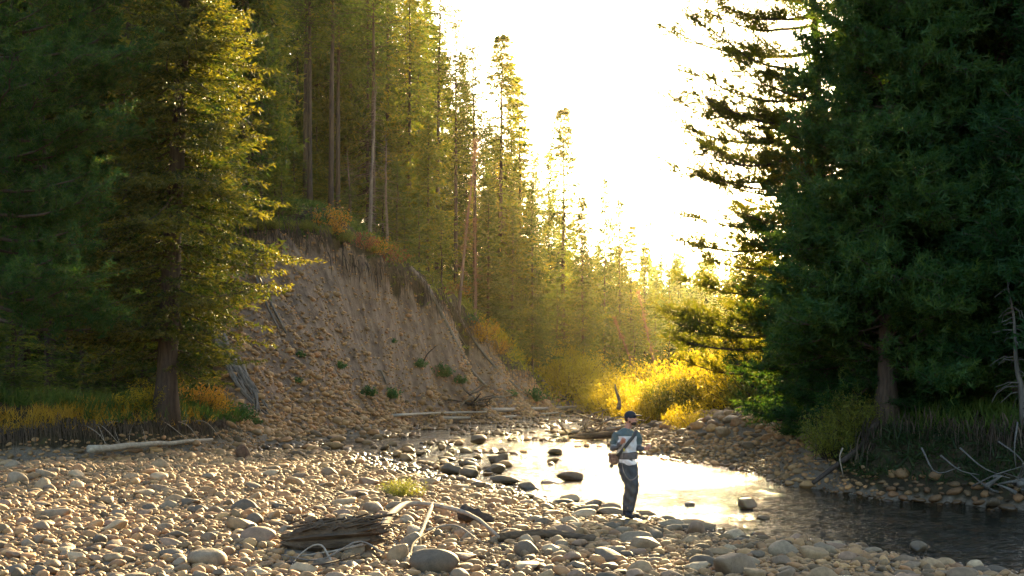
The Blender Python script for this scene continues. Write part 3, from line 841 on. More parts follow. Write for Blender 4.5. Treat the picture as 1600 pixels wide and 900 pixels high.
# --- variants for the forest
FIR = [conifer('fir', 18.0, r_, 320, .33, .13, 1.15, b_, 40 + i, M['spruce_far'], M['bark_spruce'], droop=dr, power=pw, lump=.6, step=.20, low=.5)
       for i, (r_, b_, dr, pw) in enumerate([(2.7, .07, .42, .8), (3.1, .05, .38, .85), (2.1, .08, .5, .6), (2.7, .20, .35, .65)])]
SPIRE = [conifer('spire', 17.0, 2.5, 330, .28, .11, 1.3, .10, 60, M['spruce_far'], M['bark_spruce'], droop=.45, power=.9, lump=.5, step=.2, low=.6, tl0=.34),
         conifer('spire', 17.0, 2.0, 330, .28, .11, 1.3, .12, 61, M['spruce_far'], M['bark_spruce'], droop=.35, power=.8, lump=.6, step=.2, low=.5, tl0=.34)]
LODGE = [conifer('lodgepole', 20.0, 2.3, 170, .24, .075, 1.35, .52, 70, M['spruce_far'], M['bark_pine'], droop=.05, power=.42, lump=.9, step=.2, low=.4, r0=.17, top_up=.6),
         conifer('lodgepole', 20.0, 2.1, 170, .24, .075, 1.3, .42, 71, M['spruce_far'], M['bark_pine'], droop=.0, power=.42, lump=.9, step=.2, low=.4, r0=.15, top_up=.7)]
YOUNG = [conifer('young_fir', 5.0, 1.25, 110, .15, .05, 1.3, .03, 80, M['spruce_far'], M['bark_spruce'], droop=.3, power=.9, lump=.5, step=.13, r0=.06)]
DEAD = [dead_tree('dead_tree', 13.0, 90, M['grey_wood'], 110, 0, .10, 1.7), dead_tree('dead_tree', 14.0, 91, M['bark_dead'], 90, 26, .13, 1.0)]

def put(meshes, H0, px, pyb, top, Y, name, label, group=None, rz=None, tilt=(0, 0), wsc=1.0):
    X = (px - 800) / FX * Y; g_ = gz(X, Y)
    ztop = CZ + (HY - top) / FX * Y
    Hh = max(2.0, ztop - g_)
    s_ = Hh / H0
    if top > -500 and meshes in FIR: wsc *= random.uniform(.62, 1.0)
    return tree(name, meshes, X, Y, label, group, random.uniform(0, 6.28) if rz is None else rz, (s_ * .35 + .65) * wsc if s_ < 1.3 else s_ * .8 * wsc, s_, tilt, g_)

N = 'fir_tree'
G = 'trees of the golden row beyond the slope'
# the named trees of the skyline, left to right
put(FIR[0], 18, 1046, 590, 418, 124, N, 'small cone shaped fir standing apart at the right end of the golden row')
put(SPIRE[0], 17, 1007, 560, 385, 120, N, 'thin spired fir left of the small fir at the end of the row')
put(SPIRE[1], 17, 1024, 560, 432, 130, N, 'short thin fir between the last spired fir and the end fir')
put(FIR[2], 18, 968, 565, 308, 116, N, 'narrow dense fir right of the twin topped group in the golden row')
put(FIR[1], 18, 944, 570, 276, 112, N, 'tall bushy fir with a pointed top in the middle of the golden row')
put(SPIRE[1], 17, 986, 570, 352, 118, N, 'slender fir at the right shoulder of the bushy pointed fir')
put(FIR[3], 18, 911, 600, 306, 98, N, 'golden fir with a long bare dark trunk standing at the little landslip')
put(SPIRE[0], 17, 880, 565, 166, 104, N, 'tall ragged spired fir with a gappy crown against the white sky', wsc=1.35)
put(FIR[2], 18, 858, 565, 232, 108, N, 'fir hidden half behind the tall ragged spired fir')
put(FIR[1], 18, 832, 590, 285, 93, N, 'full golden green fir at the lower end of the eroded slope', wsc=.95)
put(SPIRE[1], 17, 812, 560, 118, 99, N, 'thin fir whose tip stands just right of the tallest pointed fir', wsc=1.2)
put(SPIRE[0], 17, 781, 545, 52, 94, N, 'tallest pointed fir on the skyline left of the open sky', wsc=1.35)
put(SPIRE[1], 17, 799, 545, 95, 104, N, 'thin dark fir just behind the tallest pointed fir')
put(LODGE[0], 20, 742, 520, 70, 88, 'lodgepole_pine', 'pine with an airy crown left of the tallest pointed fir')
put(LODGE[1], 20, 712, 480, 12, 86, 'lodgepole_pine', 'tall pine with a sunlit crown touching the top of the open sky')
put(LODGE[0], 20, 683, 470, -45, 84, 'lodgepole_pine', 'tall pine rising out of the picture at the left edge of the sky')
put(DEAD[1], 14, 716, 480, 200, 78, 'dead_tree', 'reddish brown dead tree leaning right over the top of the slope', tilt=(0, .10), rz=.0)
put(DEAD[1], 14, 742, 520, 330, 80, 'dead_tree', 'second reddish dead tree right of the leaning one', tilt=(0, .03), rz=1.0)
put(DEAD[1], 14, 1035, 600, 440, 106, 'dead_tree', 'thin orange dead tree leaning left across the end of the golden row', tilt=(0, -.24), rz=.4)
put(DEAD[1], 14, 1010, 610, 470, 104, 'dead_tree', 'thin orange dead tree leaning right across the golden row', tilt=(0, .42), rz=2.4)
put(DEAD[0], 13, 578, 385, 120, 68.5, 'dead_tree', 'grey dead tree with a tangle of drooping bare twigs above the slope', rz=.3, wsc=1.4)
put(DEAD[0], 13, 605, 400, 200, 70, 'dead_tree', 'shorter grey dead tree just right of the tangled one', rz=2.2, wsc=1.2)
put(DEAD[0], 13, 548, 360, 230, 68, 'dead_tree', 'small grey dead tree just left of the tangled one', rz=4.0)
put(LODGE[1], 20, 484, 345, -220, 70, 'lodgepole_pine', 'tall bare trunked pine nearest the left end of the slope top')
put(LODGE[0], 20, 477, 340, -160, 76, 'lodgepole_pine', 'thin bare trunked pine directly behind the leftmost slope top pine')
put(LODGE[0], 20, 517, 355, -200, 70, 'lodgepole_pine', 'pine with two close bare trunks at the middle of the slope top')
put(LODGE[1], 20, 528, 355, -150, 73, 'lodgepole_pine', 'thin pine just right of the close bare trunks')
put(LODGE[1], 20, 583, 380, -170, 74, 'lodgepole_pine', 'tall pine behind the tangled dead trees')
put(FIR[0], 18, 640, 420, -60, 80, N, 'full fir at the right part of the slope top')
put(FIR[1], 18, 668, 440, 180, 79, N, 'green fir at the corner where the slope edge turns down')
put(FIR[2], 18, 655, 440, 20, 86, N, 'tall narrow fir behind the corner of the slope edge')
put(YOUNG[0], 5, 655, 440, 300, 73.5, N, 'small green fir at the slope edge below the taller firs')
put(YOUNG[0], 5, 690, 470, 330, 77, N, 'small green fir second along the slope edge')
put(YOUNG[0], 5, 632, 420, 320, 72, N, 'small green fir leftmost along the slope edge')
put(FIR[0], 18, 762, 530, 300, 86, N, 'green fir on the slope shoulder under the tallest pointed fir')
put(FIR[1], 18, 800, 560, 330, 91, N, 'golden green fir left of the full one at the slope end')
put(YOUNG[0], 5, 870, 590, 440, 97, N, 'young fir between the full fir and the landslip fir', wsc=1.5)
put(YOUNG[0], 5, 990, 600, 500, 110, N, 'young fir low in the golden row', wsc=1.5)
for px, Y0, top, lb in [(408, 61.5, 270, 'young fir at the left end of the slope top'), (440, 62.5, 255, 'young fir left of the leftmost bare pines on the slope top'), (545, 67, 290, 'young fir between the bare pines and the grey dead trees'),
                        (598, 70.5, 285, 'young fir behind the grey dead trees'), (620, 71.5, 250, 'pointed young fir right of the grey dead trees')]:
    put(YOUNG[0], 5, px, 0, top, Y0, N, lb, wsc=1.25)
# infill behind: a dense wood, tops kept under the skyline of the photograph
sky_x = [380, 560, 640, 690, 740, 790, 850, 880, 930, 980, 1010, 1050]
sky_y = [-300, -260, -120, 20, 110, 150, 260, 290, 340, 390, 440, 470]
rr = random.Random(5)
def where(px):
    for lim, w in ((470, 'left of the bare trunked pines'), (560, 'behind the bare trunked pines'), (635, 'behind the grey dead trees'), (700, 'behind the corner of the slope edge'), (765, 'behind the reddish leaning dead tree'),
                   (830, 'close behind the tallest pointed fir'), (895, 'around the tall ragged spired fir'), (955, 'behind the bare trunked golden fir')):
        if px < lim: return w
    return 'at the right end of the golden row'
for i in range(64):
    px = 395 + (i + rr.random()) * (1035 - 395) / 64
    Y0 = np.interp(px, [390, 560, 700, 800, 880, 1040], [72, 76, 92, 104, 112, 128]) + rr.uniform(0, 26)
    top = np.interp(px, sky_x, sky_y) + rr.uniform(0, 120)
    k = rr.random()
    ms, H0, nm = (FIR[rr.randrange(4)], 18, N) if k < .72 else ((LODGE[rr.randrange(2)], 20, 'lodgepole_pine') if px < 760 else (SPIRE[rr.randrange(2)], 17, N))
    put(ms, H0, px, 0, top, Y0, nm, ('slender fir' if nm == N else 'slender pine') + ' in the dense wood ' + where(px), ('firs ' if nm == N else 'pines ') + where(px))
# the dark wood on the left behind the hero spruce
wl = lambda px: 'at the left edge' if px < 90 else 'left of the big spruce trunk' if px < 235 else 'behind the big spruce trunk' if px < 300 else 'between the big spruce and the slope'
for i in range(34):
    px = -60 + (i + rr.random()) * 470 / 34
    Y0 = rr.uniform(50, 66) + (6 if px > 300 else 0)
    ms = FIR[rr.randrange(4)] if rr.random() < .75 else LODGE[rr.randrange(2)]
    put(ms, 18, px, 0, rr.uniform(-420, -150), Y0, N, 'tall dark fir in the shaded wood ' + wl(px), 'dark firs ' + wl(px))
for i in range(16):
    px = 415 + i * 16 + rr.uniform(-6, 6); Y0 = np.interp(px, [400, 660], [71, 86]) + rr.uniform(0, 5)
    put(YOUNG[0] if i % 2 else FIR[1], 5 if i % 2 else 18, px, 0, rr.uniform(150, 280), Y0, N, 'young green fir in the shade behind the bare pine trunks on the slope top', 'young firs behind the bare pine trunks', wsc=1.5 if i % 2 else 1.0)
for i, (px, Y0, top, lb) in enumerate([(20, 41, 470, 'young green fir at the left edge above the golden grass'), (75, 44, 430, 'young dark fir second from the left above the golden grass'),
        (128, 46, 400, 'young dark fir left of the big spruce trunk'), (178, 47, 440, 'young fir close behind the left side of the big spruce'),
        (225, 48, 420, 'young fir straight behind the big spruce trunk'), (318, 49, 470, 'young fir right of the big spruce at the slope side'),
        (-15, 40, 480, 'young green fir cut by the left edge of the picture')]):
    put(YOUNG[0], 5, px, 0, top, Y0, N, lb, wsc=1.5)

# --- pines
PA = pine('pine', 17.0, 2.5, 260, .07, 101, M['pine'], M['bark_pine'], .22, tufts=34, needle=.17, nw=.030, per=15, lift=.12, power=.75, spread=.28, lean=(.5, 0), elv=.33, sub=(.15, .42))
PB = pine('pine', 17.0, 4.2, 112, .16, 102, M['pine_backlit'], M['bark_pine'], .19, tufts=17, needle=.16, nw=.026, per=15, lift=.05, lean=(-.7, 0), power=.4, zones=lambda t, a: (1.0 if cos(a) < 0 else .6), left=5)
x, y, _ = hit(1385, 662)
tree('pine_tree', PA, x, y, 'big dark pine with a thick trunk at the edge of the shaded right bank', rz=.4)
tree('pine_tree', PB, (1298 - 800) / FX * 35, 35, 'backlit pine with long open branches reaching left into the white sky', rz=.0)
for px, Y0, sc, lb, rz in [(1475, 31, 1.15, 'dark pine right of the big thick trunked pine', 2.0), (1575, 28.5, 1.1, 'dark pine near the right edge of the picture', 3.6),
                       (1690, 27, 1.1, 'dark pine mostly outside the right edge of the picture', 5.1), (1420, 40, 1.0, 'dark pine behind the big thick trunked pine', 1.2),
                       (1530, 38, 1.2, 'dark pine in the second row near the right edge', .7), (1640, 36, 1.2, 'dark pine in the second row at the right edge', 4.4),
                       (1440, 44, 1.2, 'dark pine in the back row behind the right bank', 5.7)]:
    X = (px - 800) / FX * Y0
    tree('pine_tree', PA, X, Y0, lb, rz=rz, sc=sc)
PD = pine('sparse_pine', 9.0, 3.2, 34, .12, 104, M['pine_backlit'], M['bark_pine'], .12, tufts=15, needle=.15, nw=.03, per=16, lift=.1, power=.4, zones=lambda t, a: (1.0 if cos(a) < 0 else .7))
PC = pine('low_pine', 8.0, 2.6, 110, .04, 103, M['pine'], M['bark_pine'], .12, tufts=24, needle=.15, nw=.026, per=15, lift=.0, power=.6)
tree('pine_tree', PC, (1300 - 800) / FX * 34, 34, 'low bushy pine at the left foot of the dark right hand trees', rz=1.0, sc=1.05)
tree('pine_tree', PD, (1225 - 800) / FX * 40, 40, 'sparse pine with golden tufts reaching left over the willows', rz=0.0, sc=1.0)
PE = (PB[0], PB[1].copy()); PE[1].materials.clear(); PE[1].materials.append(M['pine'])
tree('pine_tree', PE, (-45 - 800) / FX * 37.2, 37.2, 'big dark pine reaching in from the left edge above the gravel bar', rz=3.0, sc=1.15)
tree('pine_tree', PE, (80 - 800) / FX * 48, 48, 'shaded pine between the left edge and the big spruce', rz=1.0, sc=1.15)
tree('pine_tree', PE, (196 - 800) / FX * 52, 52, 'dark pine whose trunk shows just left of the big spruce crown', rz=5.0, sc=1.2)
for i, (px, Y0, sc) in enumerate([(1330, 47, 1.0), (1385, 50, .9), (1435, 46, 1.0), (1480, 51, 1.0), (1530, 47, .9), (1580, 52, 1.1), (1625, 46, 1.0), (1300, 43, .8)]):
    tree('pine_tree', PC, (px - 800) / FX * Y0, Y0, 'low dark pine in the thicket closing the view behind the right bank', 'low pines behind the right bank', rz=i * 1.3, sc=sc)
for px, Y0, sc, rz, lb in [(1445, 29.3, .75, .5, 'low dark pine just right of the big thick trunk'), (1330, 31.0, .62, 2.2, 'low dark pine just left of the big thick trunk'), (1545, 29.0, .8, 4.0, 'low dark pine under the trees near the right edge')]:
    tree('pine_tree', PC, (px - 800) / FX * Y0, Y0, lb, rz=rz, sc=sc)
# bare dead tree at the right edge
bare = dead_tree('bare_tree', 3.3, 95, M['dim_wood'], 46, 0, .07, .9, lean=(-.5, 0))
tree('dead_tree', bare, (1602 - 800) / FX * 25.6, 25.6, 'pale bare dead tree leaning left at the right edge', rz=.2)

# --- far valley side: one mass of trees
acc = Acc(); tacc = Acc(); rg = np.random.default_rng(77)
for i in range(420):
    Y0 = rg.uniform(150, 245); X0 = rg.uniform(8, .42 * Y0)
    z0 = gz(X0, Y0); Hh = rg.uniform(9, 16); R0 = Hh * .13
    if CZ + (HY - 425) / FX * Y0 < z0 + Hh * .8 and rg.random() < .8: Hh *= .6
    m_ = 230
    t = rg.random(m_) ** .8; a = rg.random(m_) * 6.28; rr_ = R0 * (1 - t) * np.sqrt(rg.random(m_)) + .15
    P = np.stack([X0 + rr_ * np.cos(a), Y0 + rr_ * np.sin(a), z0 + .5 + t * (Hh - .5)], -1)
    D = norm(np.stack([np.cos(a), np.sin(a), -.35 + 0 * a], -1) + .3 * rg.normal(size=(m_, 3)))
    Vl, Fl, Tl = leaves(P, D, .75, .34, rg); acc.add(Vl, Fl, Tl)
o = link('far_wood', acc.mesh('far_wood'), M['spruce_far'])
tag(o, 'hazy conifer wood covering the valley side far behind the willows', 'wood', kind='stuff')

# ------------------------------------------------------------------ shrubs and grass
def shrub_mesh(name, n_stems, Hh, R_, leaf, per, mat, seed, bark='dark_root', fan=.8, wf=.38):
    rg = np.random.default_rng(seed); acc = Acc(); LP, LD, LT = [], [], []
    for i in range(n_stems):
        a = rg.random() * 6.28; q = R_ * math.sqrt(rg.random()); hh = Hh * (1 - .45 * (q / R_) ** 2) * rg.uniform(.65, 1.15)
        b0 = np.array([cos(a) * q * .35, sin(a) * q * .35, -.05]); e = np.array([cos(a) * q * fan * 1.2, sin(a) * q * fan * 1.2, hh])
        s = np.linspace(0, 1, 5)[:, None]
        B = b0 + (e - b0) * s; B[:, 2] = b0[2] + (hh - b0[2]) * s[:, 0] ** .8; B[:, :2] *= (1 + .35 * np.sin(s[:, 0] * 2.6))[:, None]; B[1:] += rg.normal(0, .05 * Hh, (4, 3))
        Vt, Ft = tube(B, np.linspace(.009, .003, 5) * max(.5, Hh), 3, cap=False); acc.add(Vt, Ft)
        u = rg.uniform(.12, 1, per) * 4; k = np.minimum(3, u.astype(int)); P = B[k] + (B[k + 1] - B[k]) * (u - k)[:, None] + rg.normal(0, .085 * Hh, (per, 3))
        LP.append(P); LD.append(norm(rg.normal(size=(per, 3)) + np.array([0, 0, .35]))); LT.append(np.full(per, rg.random()) * .5 + rg.random(per) * .5)
    P = np.concatenate(LP); ok = P[:, 2] > .0
    Vl, Fl, Tl = leaves(P[ok], np.concatenate(LD)[ok], leaf * rg.uniform(.7, 1.3, ok.sum()), leaf * wf, rg, np.concatenate(LT)[ok])
    tm = acc.mesh(name + '_stems', True); tm.materials.append(M[bark])
    cm = np_mesh(name + '_leaves', Vl, Fl, Tl); cm.materials.append(mat)
    return tm, cm
def shrub(meshes, px, py, label, sc=1.0, group=None, name='shrub', Y=None, cat='shrub', sz=None, rz=None):
    if Y is None: x, y, z_ = hit(px, py)
    else: x, y = (px - 800) / FX * Y, Y; z_ = gz(x, y)
    e = empty(name, (x, y, z_), label, cat, group, random.uniform(0, 6) if rz is None else rz, sc)
    if sz: e.scale = (sc, sc, sz)
    link('stems', meshes[0], parent=e); link('foliage', meshes[1], parent=e)
    return e
WIL = [shrub_mesh('willow', 80, 2.2, 1.8, .13, 95, M['willow'], 200 + i) for i in range(2)]
WIG = shrub_mesh('willow_green', 80, 2.2, 1.7, .13, 90, M['willow_green'], 210)
WIS = shrub_mesh('willow_low', 46, .9, 1.0, .075, 70, M['willow'], 220)
GRN = shrub_mesh('green_plant', 26, .55, .55, .10, 36, M['green'], 230, wf=.6)
ORG = shrub_mesh('orange_shrub', 30, 1.0, .8, .10, 34, M['orange'], 240)
RED = shrub_mesh('red_shrub', 26, .8, .8, .09, 30, M['red'], 250)
for px, Y0, sc, me, lb in [
    (1192, 53, 1.45, WIL[0], 'large yellow willow shrub leftmost of those touching the dark pines'),
    (1222, 48, 1.35, WIG, 'green yellow willow shrub in half shade against the dark pines'),
    (1150, 58, 1.35, WIL[1], 'bright yellow willow shrub right of the far hillside gap'),
    (1112, 62, 1.3, WIL[0], 'bright yellow willow shrub under the far hillside'),
    (1165, 50, .6, WIG, 'low green willow shrub at the back of the gravel bar crest'),
    (1082, 66, 1.4, WIL[1], 'tall yellow willow shrub with a pointed top under the hillside'),
    (1062, 60, 1.0, WIG, 'greenish willow shrub in the middle of the yellow thicket'),
    (1040, 64, .85, WIL[0], 'golden willow shrub above the cap of the angler to the right'),
    (1012, 60, .7, WIL[1], 'low golden willow shrub just right of the cap of the angler'),
    (1000, 70, .9, WIL[0], 'golden willow shrub behind the driftwood pile'),
    (975, 80, 1.2, WIL[1], 'yellow willow shrub at the far bend of the stream'),
    (952, 88, 1.3, WIL[0], 'yellow willow shrub on the left bank of the far bend'),
    (930, 96, 1.0, WIG, 'green willow shrub under the landslip'),
    (905, 95, 1.5, WIL[1], 'yellow willow shrub at the foot of the bare trunked golden fir'),
    (885, 94, 1.4, WIL[0], 'yellow willow shrub at the lower end of the eroded slope'),
    (868, 97, 1.0, WIL[1], 'yellow willow shrub above the lower end of the eroded slope'),
    (1020, 92, 1.7, WIL[0], 'large pale yellow willow shrub in front of the leaning dead trees'),
    (985, 96, 1.6, WIG, 'large greenish willow shrub left of the leaning dead trees'),
    (1055, 100, 1.4, WIL[1], 'large yellow willow shrub below the end fir'),
    (1100, 90, 1.3, WIG, 'large greenish willow shrub at the foot of the far hillside')]:
    shrub(me, px, 0, lb, sc, name='willow_shrub', Y=Y0)
shrub(WIS, 1082, 688, 'low bright yellow willow bush on the front of the far gravel bar', 1.0, name='willow_shrub', Y=47)
shrub(WIS, 1118, 668, 'small yellow willow bush right of the low bright one', .5, name='willow_shrub', Y=48)
SEED = shrub_mesh('seedling', 60, .9, 1.05, .10, 40, M['willow_green'], 221, wf=.3)
shrub(SEED, 628, 776, 'yellow green tuft of young willow growing alone on the gravel bar', .40, name='willow_seedling', rz=.3)
shrub(WIG, 1300, 735, 'green shrub hanging over the stones left of the shaded bank', .5, Y=28.8)
shrub(WIG, 1345, 700, 'green shrub above the fallen pole on the shaded bank', .45, Y=28.6)
for i, (px, py, sc, lb) in enumerate([
    (380, 658, 1.0, 'bright green leafy plant at the foot of the slope right of the big spruce'),
    (400, 664, .45, 'little green plant right of the bright one at the slope foot'),
    (468, 560, .5, 'small green plant high on the left of the bare slope'), (466, 600, .45, 'small dull green plant low on the left of the bare slope'),
    (530, 577, .6, 'green plant beside a pale stone in the middle of the slope'), (615, 556, .4, 'tiny green plant at mid height of the bare slope'),
    (655, 582, .8, 'green plant at the foot of a dark stick on the slope'), (575, 621, .8, 'green plant left of the pair low on the slope'),
    (613, 626, .95, 'green plant right of the pair low on the slope'), (690, 610, 1.2, 'largest green plant beside the root pile'),
    (718, 605, .8, 'green plant half hidden behind the root pile'), (835, 628, 1.5, 'green bush at the lower end of the slope'),
    (800, 622, .7, 'small green tuft left of the bush at the lower end of the slope')]):
    shrub(GRN, px, py, lb, sc, name='green_plant', cat='plant')
for px, py, sc, me, lb in [(300, 645, 1.3, ORG, 'orange shrub lit by the sun right of the big spruce trunk'), (325, 650, 1.0, ORG, 'smaller orange shrub at the slope side of the big spruce'),
    (222, 640, .9, WIS, 'yellow green shrub left of the big spruce trunk'),
    (612, 415, 1.3, RED, 'red brown shrub at the top edge of the slope'), (560, 392, 1.2, RED, 'red shrub under the grey dead trees'), (590, 405, 1.0, ORG, 'orange shrub between two red ones on the slope edge'),
    (520, 372, 1.5, ORG, 'orange green shrub on the slope edge under the bare pines'), (720, 470, 1.4, ORG, 'yellow orange shrub at the foot of the leaning dead tree'),
    (752, 535, 1.5, ORG, 'orange shrub on the right edge of the slope'), (775, 555, 1.2, ORG, 'orange shrub lower on the right edge of the slope'),
    (738, 508, 1.0, GRN, 'green shrub on the right edge of the slope'), (700, 460, 1.0, RED, 'red shrub at the bend of the slope edge')]:
    shrub(me, px, py, lb, sc, name='shrub')
for px, py, sc in [(400, 362, 1.6), (425, 360, 1.6), (452, 362, 1.5), (478, 366, 1.5), (505, 372, 1.5), (540, 384, 1.4), (575, 396, 1.2)]:
    shrub(WIG, px, py, 'green yellow shrub in the hedge of shrubs along the slope top', .27, 'shrubs along the slope top', name='shrub')

def scatter(n, xr, yr, ok, seed, per, L, W, spread, up=.8):
    rg = np.random.default_rng(seed); X = rg.uniform(*xr, n); Y = rg.uniform(*yr, n); H = base_h(X, Y)
    k = ok(X, Y, H); X, Y = X[k], Y[k]; H = height(X, Y)
    C = np.repeat(np.stack([X, Y, H], -1), per, 0); P = C + rg.normal(0, spread, C.shape) * np.array([1, 1, .0])
    P[:, 2] += rg.random(len(P)) * L * .3
    T = np.repeat(rg.random(len(X)), per) * .6 + rg.random(len(P)) * .4
    D = norm(rg.normal(size=P.shape) * .55 + np.array([0, 0, up]))
    return leaves(P, D, L * rg.uniform(.6, 1.3, len(P)), W, rg, T)
def stuff(name, data, mat, label, cat):
    o = link(name, np_mesh(name, *data), mat); return tag(o, label, cat, kind='stuff')
lb_ok = lambda X, Y, H: (H > .85) & (H < 1.45) & (X < -9.6)
stuff('golden_grass', scatter(2600, (-18, -9.6), (36.2, 43), lambda X, Y, H: lb_ok(X, Y, H), 301, 9, .30, .022, .09, 1.1), M['grass_gold'], 'golden sunlit grass and weeds along the top of the low left bank', 'grass')
stuff('bank_weeds', scatter(1600, (-20, -9.6), (38.5, 47), lambda X, Y, H: (H > .9) & (H < 2.2), 302, 8, .5, .05, .12, .9), M['grass_green'], 'green weeds under the young firs on the left bank', 'weeds')
stuff('right_bank_grass', scatter(3800, (7.6, 17), (24, 38), lambda X, Y, H: (H > 1.25) & (H < 1.8), 303, 9, .34, .022, .1, 1.1), M['grass_green'], 'green grass behind the dark trunks on the right bank', 'grass')
stuff('right_bank_weeds', scatter(2600, (7.2, 14), (21.5, 29), lambda X, Y, H: (H > .35) & (H < 1.4), 308, 9, .30, .03, .12, .25), M['dark_weed'], 'weeds coloured dark for shade hanging down the face of the right bank', 'weeds')
stuff('undergrowth', scatter(5200, (-16, 6), (58, 112), lambda X, Y, H: (H > .5) & ~cliff_mask(X, Y) & (X > -.115 * Y) & (X < .14 * Y), 304, 12, .3, .10, .3, .5), M['willow_green'], 'mixed green and yellow undergrowth on the wooded slope beyond the bare one', 'undergrowth')
stuff('crest_undergrowth', scatter(2300, (-16, -6), (57, 84), lambda X, Y, H: (H > 5) & ~cliff_mask(X, Y), 309, 11, .28, .08, .3, .5), M['grass_green'], 'dark green plants under the trees along the slope top', 'undergrowth')
stuff('gold_undergrowth', scatter(1500, (-6, 10), (84, 112), lambda X, Y, H: (H > .3) & ~cliff_mask(X, Y) & (X < .13 * Y), 306, 12, .35, .12, .3, .5), M['willow'], 'golden ground shrubs on the sunlit lower slope', 'undergrowth')
stuff('shade_undergrowth', scatter(2600, (-24, -9), (43, 58), lambda X, Y, H: (H > 1.1) & ~cliff_mask(X, Y), 305, 10, .3, .10, .25, .6), M['grass_green'], 'dark green undergrowth in the shaded wood at the left', 'undergrowth')

# ------------------------------------------------------------------ roots and fringes
def strands(line, n, Lr, W, seed, out, zup=.1, jit=.12, mat='dry_grass', clump=0):
    """hanging fibres along a line of ground points"""
    rg = np.random.default_rng(seed); line = np.array(line); t = rg.random(n) * (len(line) - 1)
    if clump: t = np.clip(t + .28 * np.sin(t * 7.3) + .12 * np.sin(t * 19), 0, len(line) - 1.001)
    k = np.minimum(len(line) - 2, t.astype(int)); P = line[k] + (line[k + 1] - line[k]) * (t - k)[:, None]
    P = P + rg.normal(0, jit, P.shape); P[:, 2] += zup
    A = Acc()
    for p_, L in zip(P, rg.uniform(*Lr, n)):
        o_ = np.array(out) * rg.uniform(.1, 1.0) * L + rg.normal(0, .12 * L, 3) * np.array([1, 1, 0])
        B = np.array([p_, p_ + o_ * .5 + np.array([0, 0, .02 - .25 * L]), p_ + o_ * .8 + np.array([0, 0, -.62 * L]), p_ + o_ * .9 + np.array([0, 0, -L])])
        Vt, Ft = tube(B, np.array([1, .9, .7, .3]) * W * rg.uniform(.5, 1.4), 3, cap=False); A.add(Vt, Ft, rg.random())
    return A
def gp(x, y, dz=0): return (x, y, gz(x, y) + dz)
top_edge = [gp(-12.5, 58.1), gp(-11.6, 59), gp(-10.6, 60), gp(-9.4, 61.8), gp(-7.8, 63.9), gp(-6.6, 66.4), gp(-5.5, 69), gp(-4.6, 71.5), gp(-3.7, 74), gp(-2.3, 78), gp(-.8, 82), gp(1.4, 88)]
A = strands(top_edge, 1100, (.2, 1.3), .022, 400, (.35, -.8, 0), .15, .3, clump=1)
tag(link('root_fringe', A.mesh('root_fringe'), M['dry_grass']), 'dark roots and fibres hanging over the top edge of the bare slope', 'roots', kind='stuff')
low_edge = [gp(-17.5, 36.0), gp(-16, 36.5), gp(-14.5, 37.0), gp(-13.2, 37.6), gp(-12.2, 38.6), gp(-10.9, 40.0), gp(-10.2, 41.8), gp(-9.8, 43.8)]
A = strands(low_edge, 1700, (.25, .8), .011, 401, (.3, -.55, 0), .12, .10)
tag(link('bank_root_fringe', A.mesh('bank_root_fringe'), M['dry_grass']), 'fine dry roots hanging from the low cut bank on the left', 'roots', kind='stuff')
re_ = [gp(7.6, 27.7), gp(8.2, 28.0), gp(9.2, 26.6), gp(10.2, 25.2), gp(12.2, 24.0), gp(15, 23)]
A = strands(re_, 900, (.3, 1.2), .012, 402, (-.2, -.5, 0), .12, .16)
tag(link('shaded_root_fringe', A.mesh('shaded_root_fringe'), M['dry_grass']), 'roots and weeds hanging over the dark right bank', 'roots', kind='stuff')

def stick(name, pts, radii, mat, label, cat, k=6, group=None, seed=1, rough=.06, parts=None):
    P = np.array(pts, float); org = P[0].copy()
    rg = np.random.default_rng(seed)
    Vt, Ft = tube(P - org, radii, k, rough=rough, rng=rg)
    a = Acc(); a.add(Vt, Ft)
    o = link(name, a.mesh(name, True), M[mat]); o.location = org
    return tag(o, label, cat, group)
def curve(ctrl, n=12):
    c = np.array(ctrl, float); t = np.linspace(0, 1, n) * (len(c) - 1); k = np.minimum(len(c) - 2, t.astype(int)); f = (t - k)[:, None]
    g0 = np.vstack([c[:1] * 2 - c[1:2], c, c[-1:] * 2 - c[-2:-1]])
    p0, p1, p2, p3 = g0[k], g0[k + 1], g0[k + 2], g0[k + 3]
    return .5 * (2 * p1 + (p2 - p0) * f + (2 * p0 - 5 * p1 + 4 * p2 - p3) * f ** 2 + (3 * p1 - p0 - 3 * p2 + p3) * f ** 3)

# arched roots over the white log
rg = np.random.default_rng(500)
for i in range(13):
    px = 128 + i * 15 + rg.uniform(-9, 9); Yb = np.interp(px, [100, 330], [37.6, 41.5]); a_ = at(px, 668 - i * .6, Yb); a_[2] = max(a_[2], gz(a_[0], Yb) - .05)
    w = rg.uniform(.1, 1.15) * (1 if rg.random() < .8 else -.6); e_ = np.array([a_[0] + w, Yb - .5 - rg.random() * .6, .38 + rg.random() * .12])
    mid = (a_ + e_) / 2 + np.array([rg.uniform(-.1, .15), -.1, rg.uniform(.02, .34)])
    stick('arched_root', curve([a_ + np.array([-.1, .25, 0]), a_ + np.array([.03, 0, .08]), mid, e_], 9), np.linspace(.020, .007, 9), 'pale_root', 'thin pale root arching out of the low left bank over the white log', 'root', 4, 'arched roots over the white log', i)
# white log along the low bank
l0 = at(140, 702, 36.2); l0[2] = .42; l1 = at(332, 683, 41.0); l1[2] = .47
P = np.linspace(l0, l1, 14); P += rg.normal(0, .012, P.shape)
stick('white_log', P, np.linspace(.115, .045, 14) * rg.uniform(.92, 1.08, 14), 'driftwood', 'long bleached white log lying along the foot of the low left bank', 'log', 10, rough=.03)
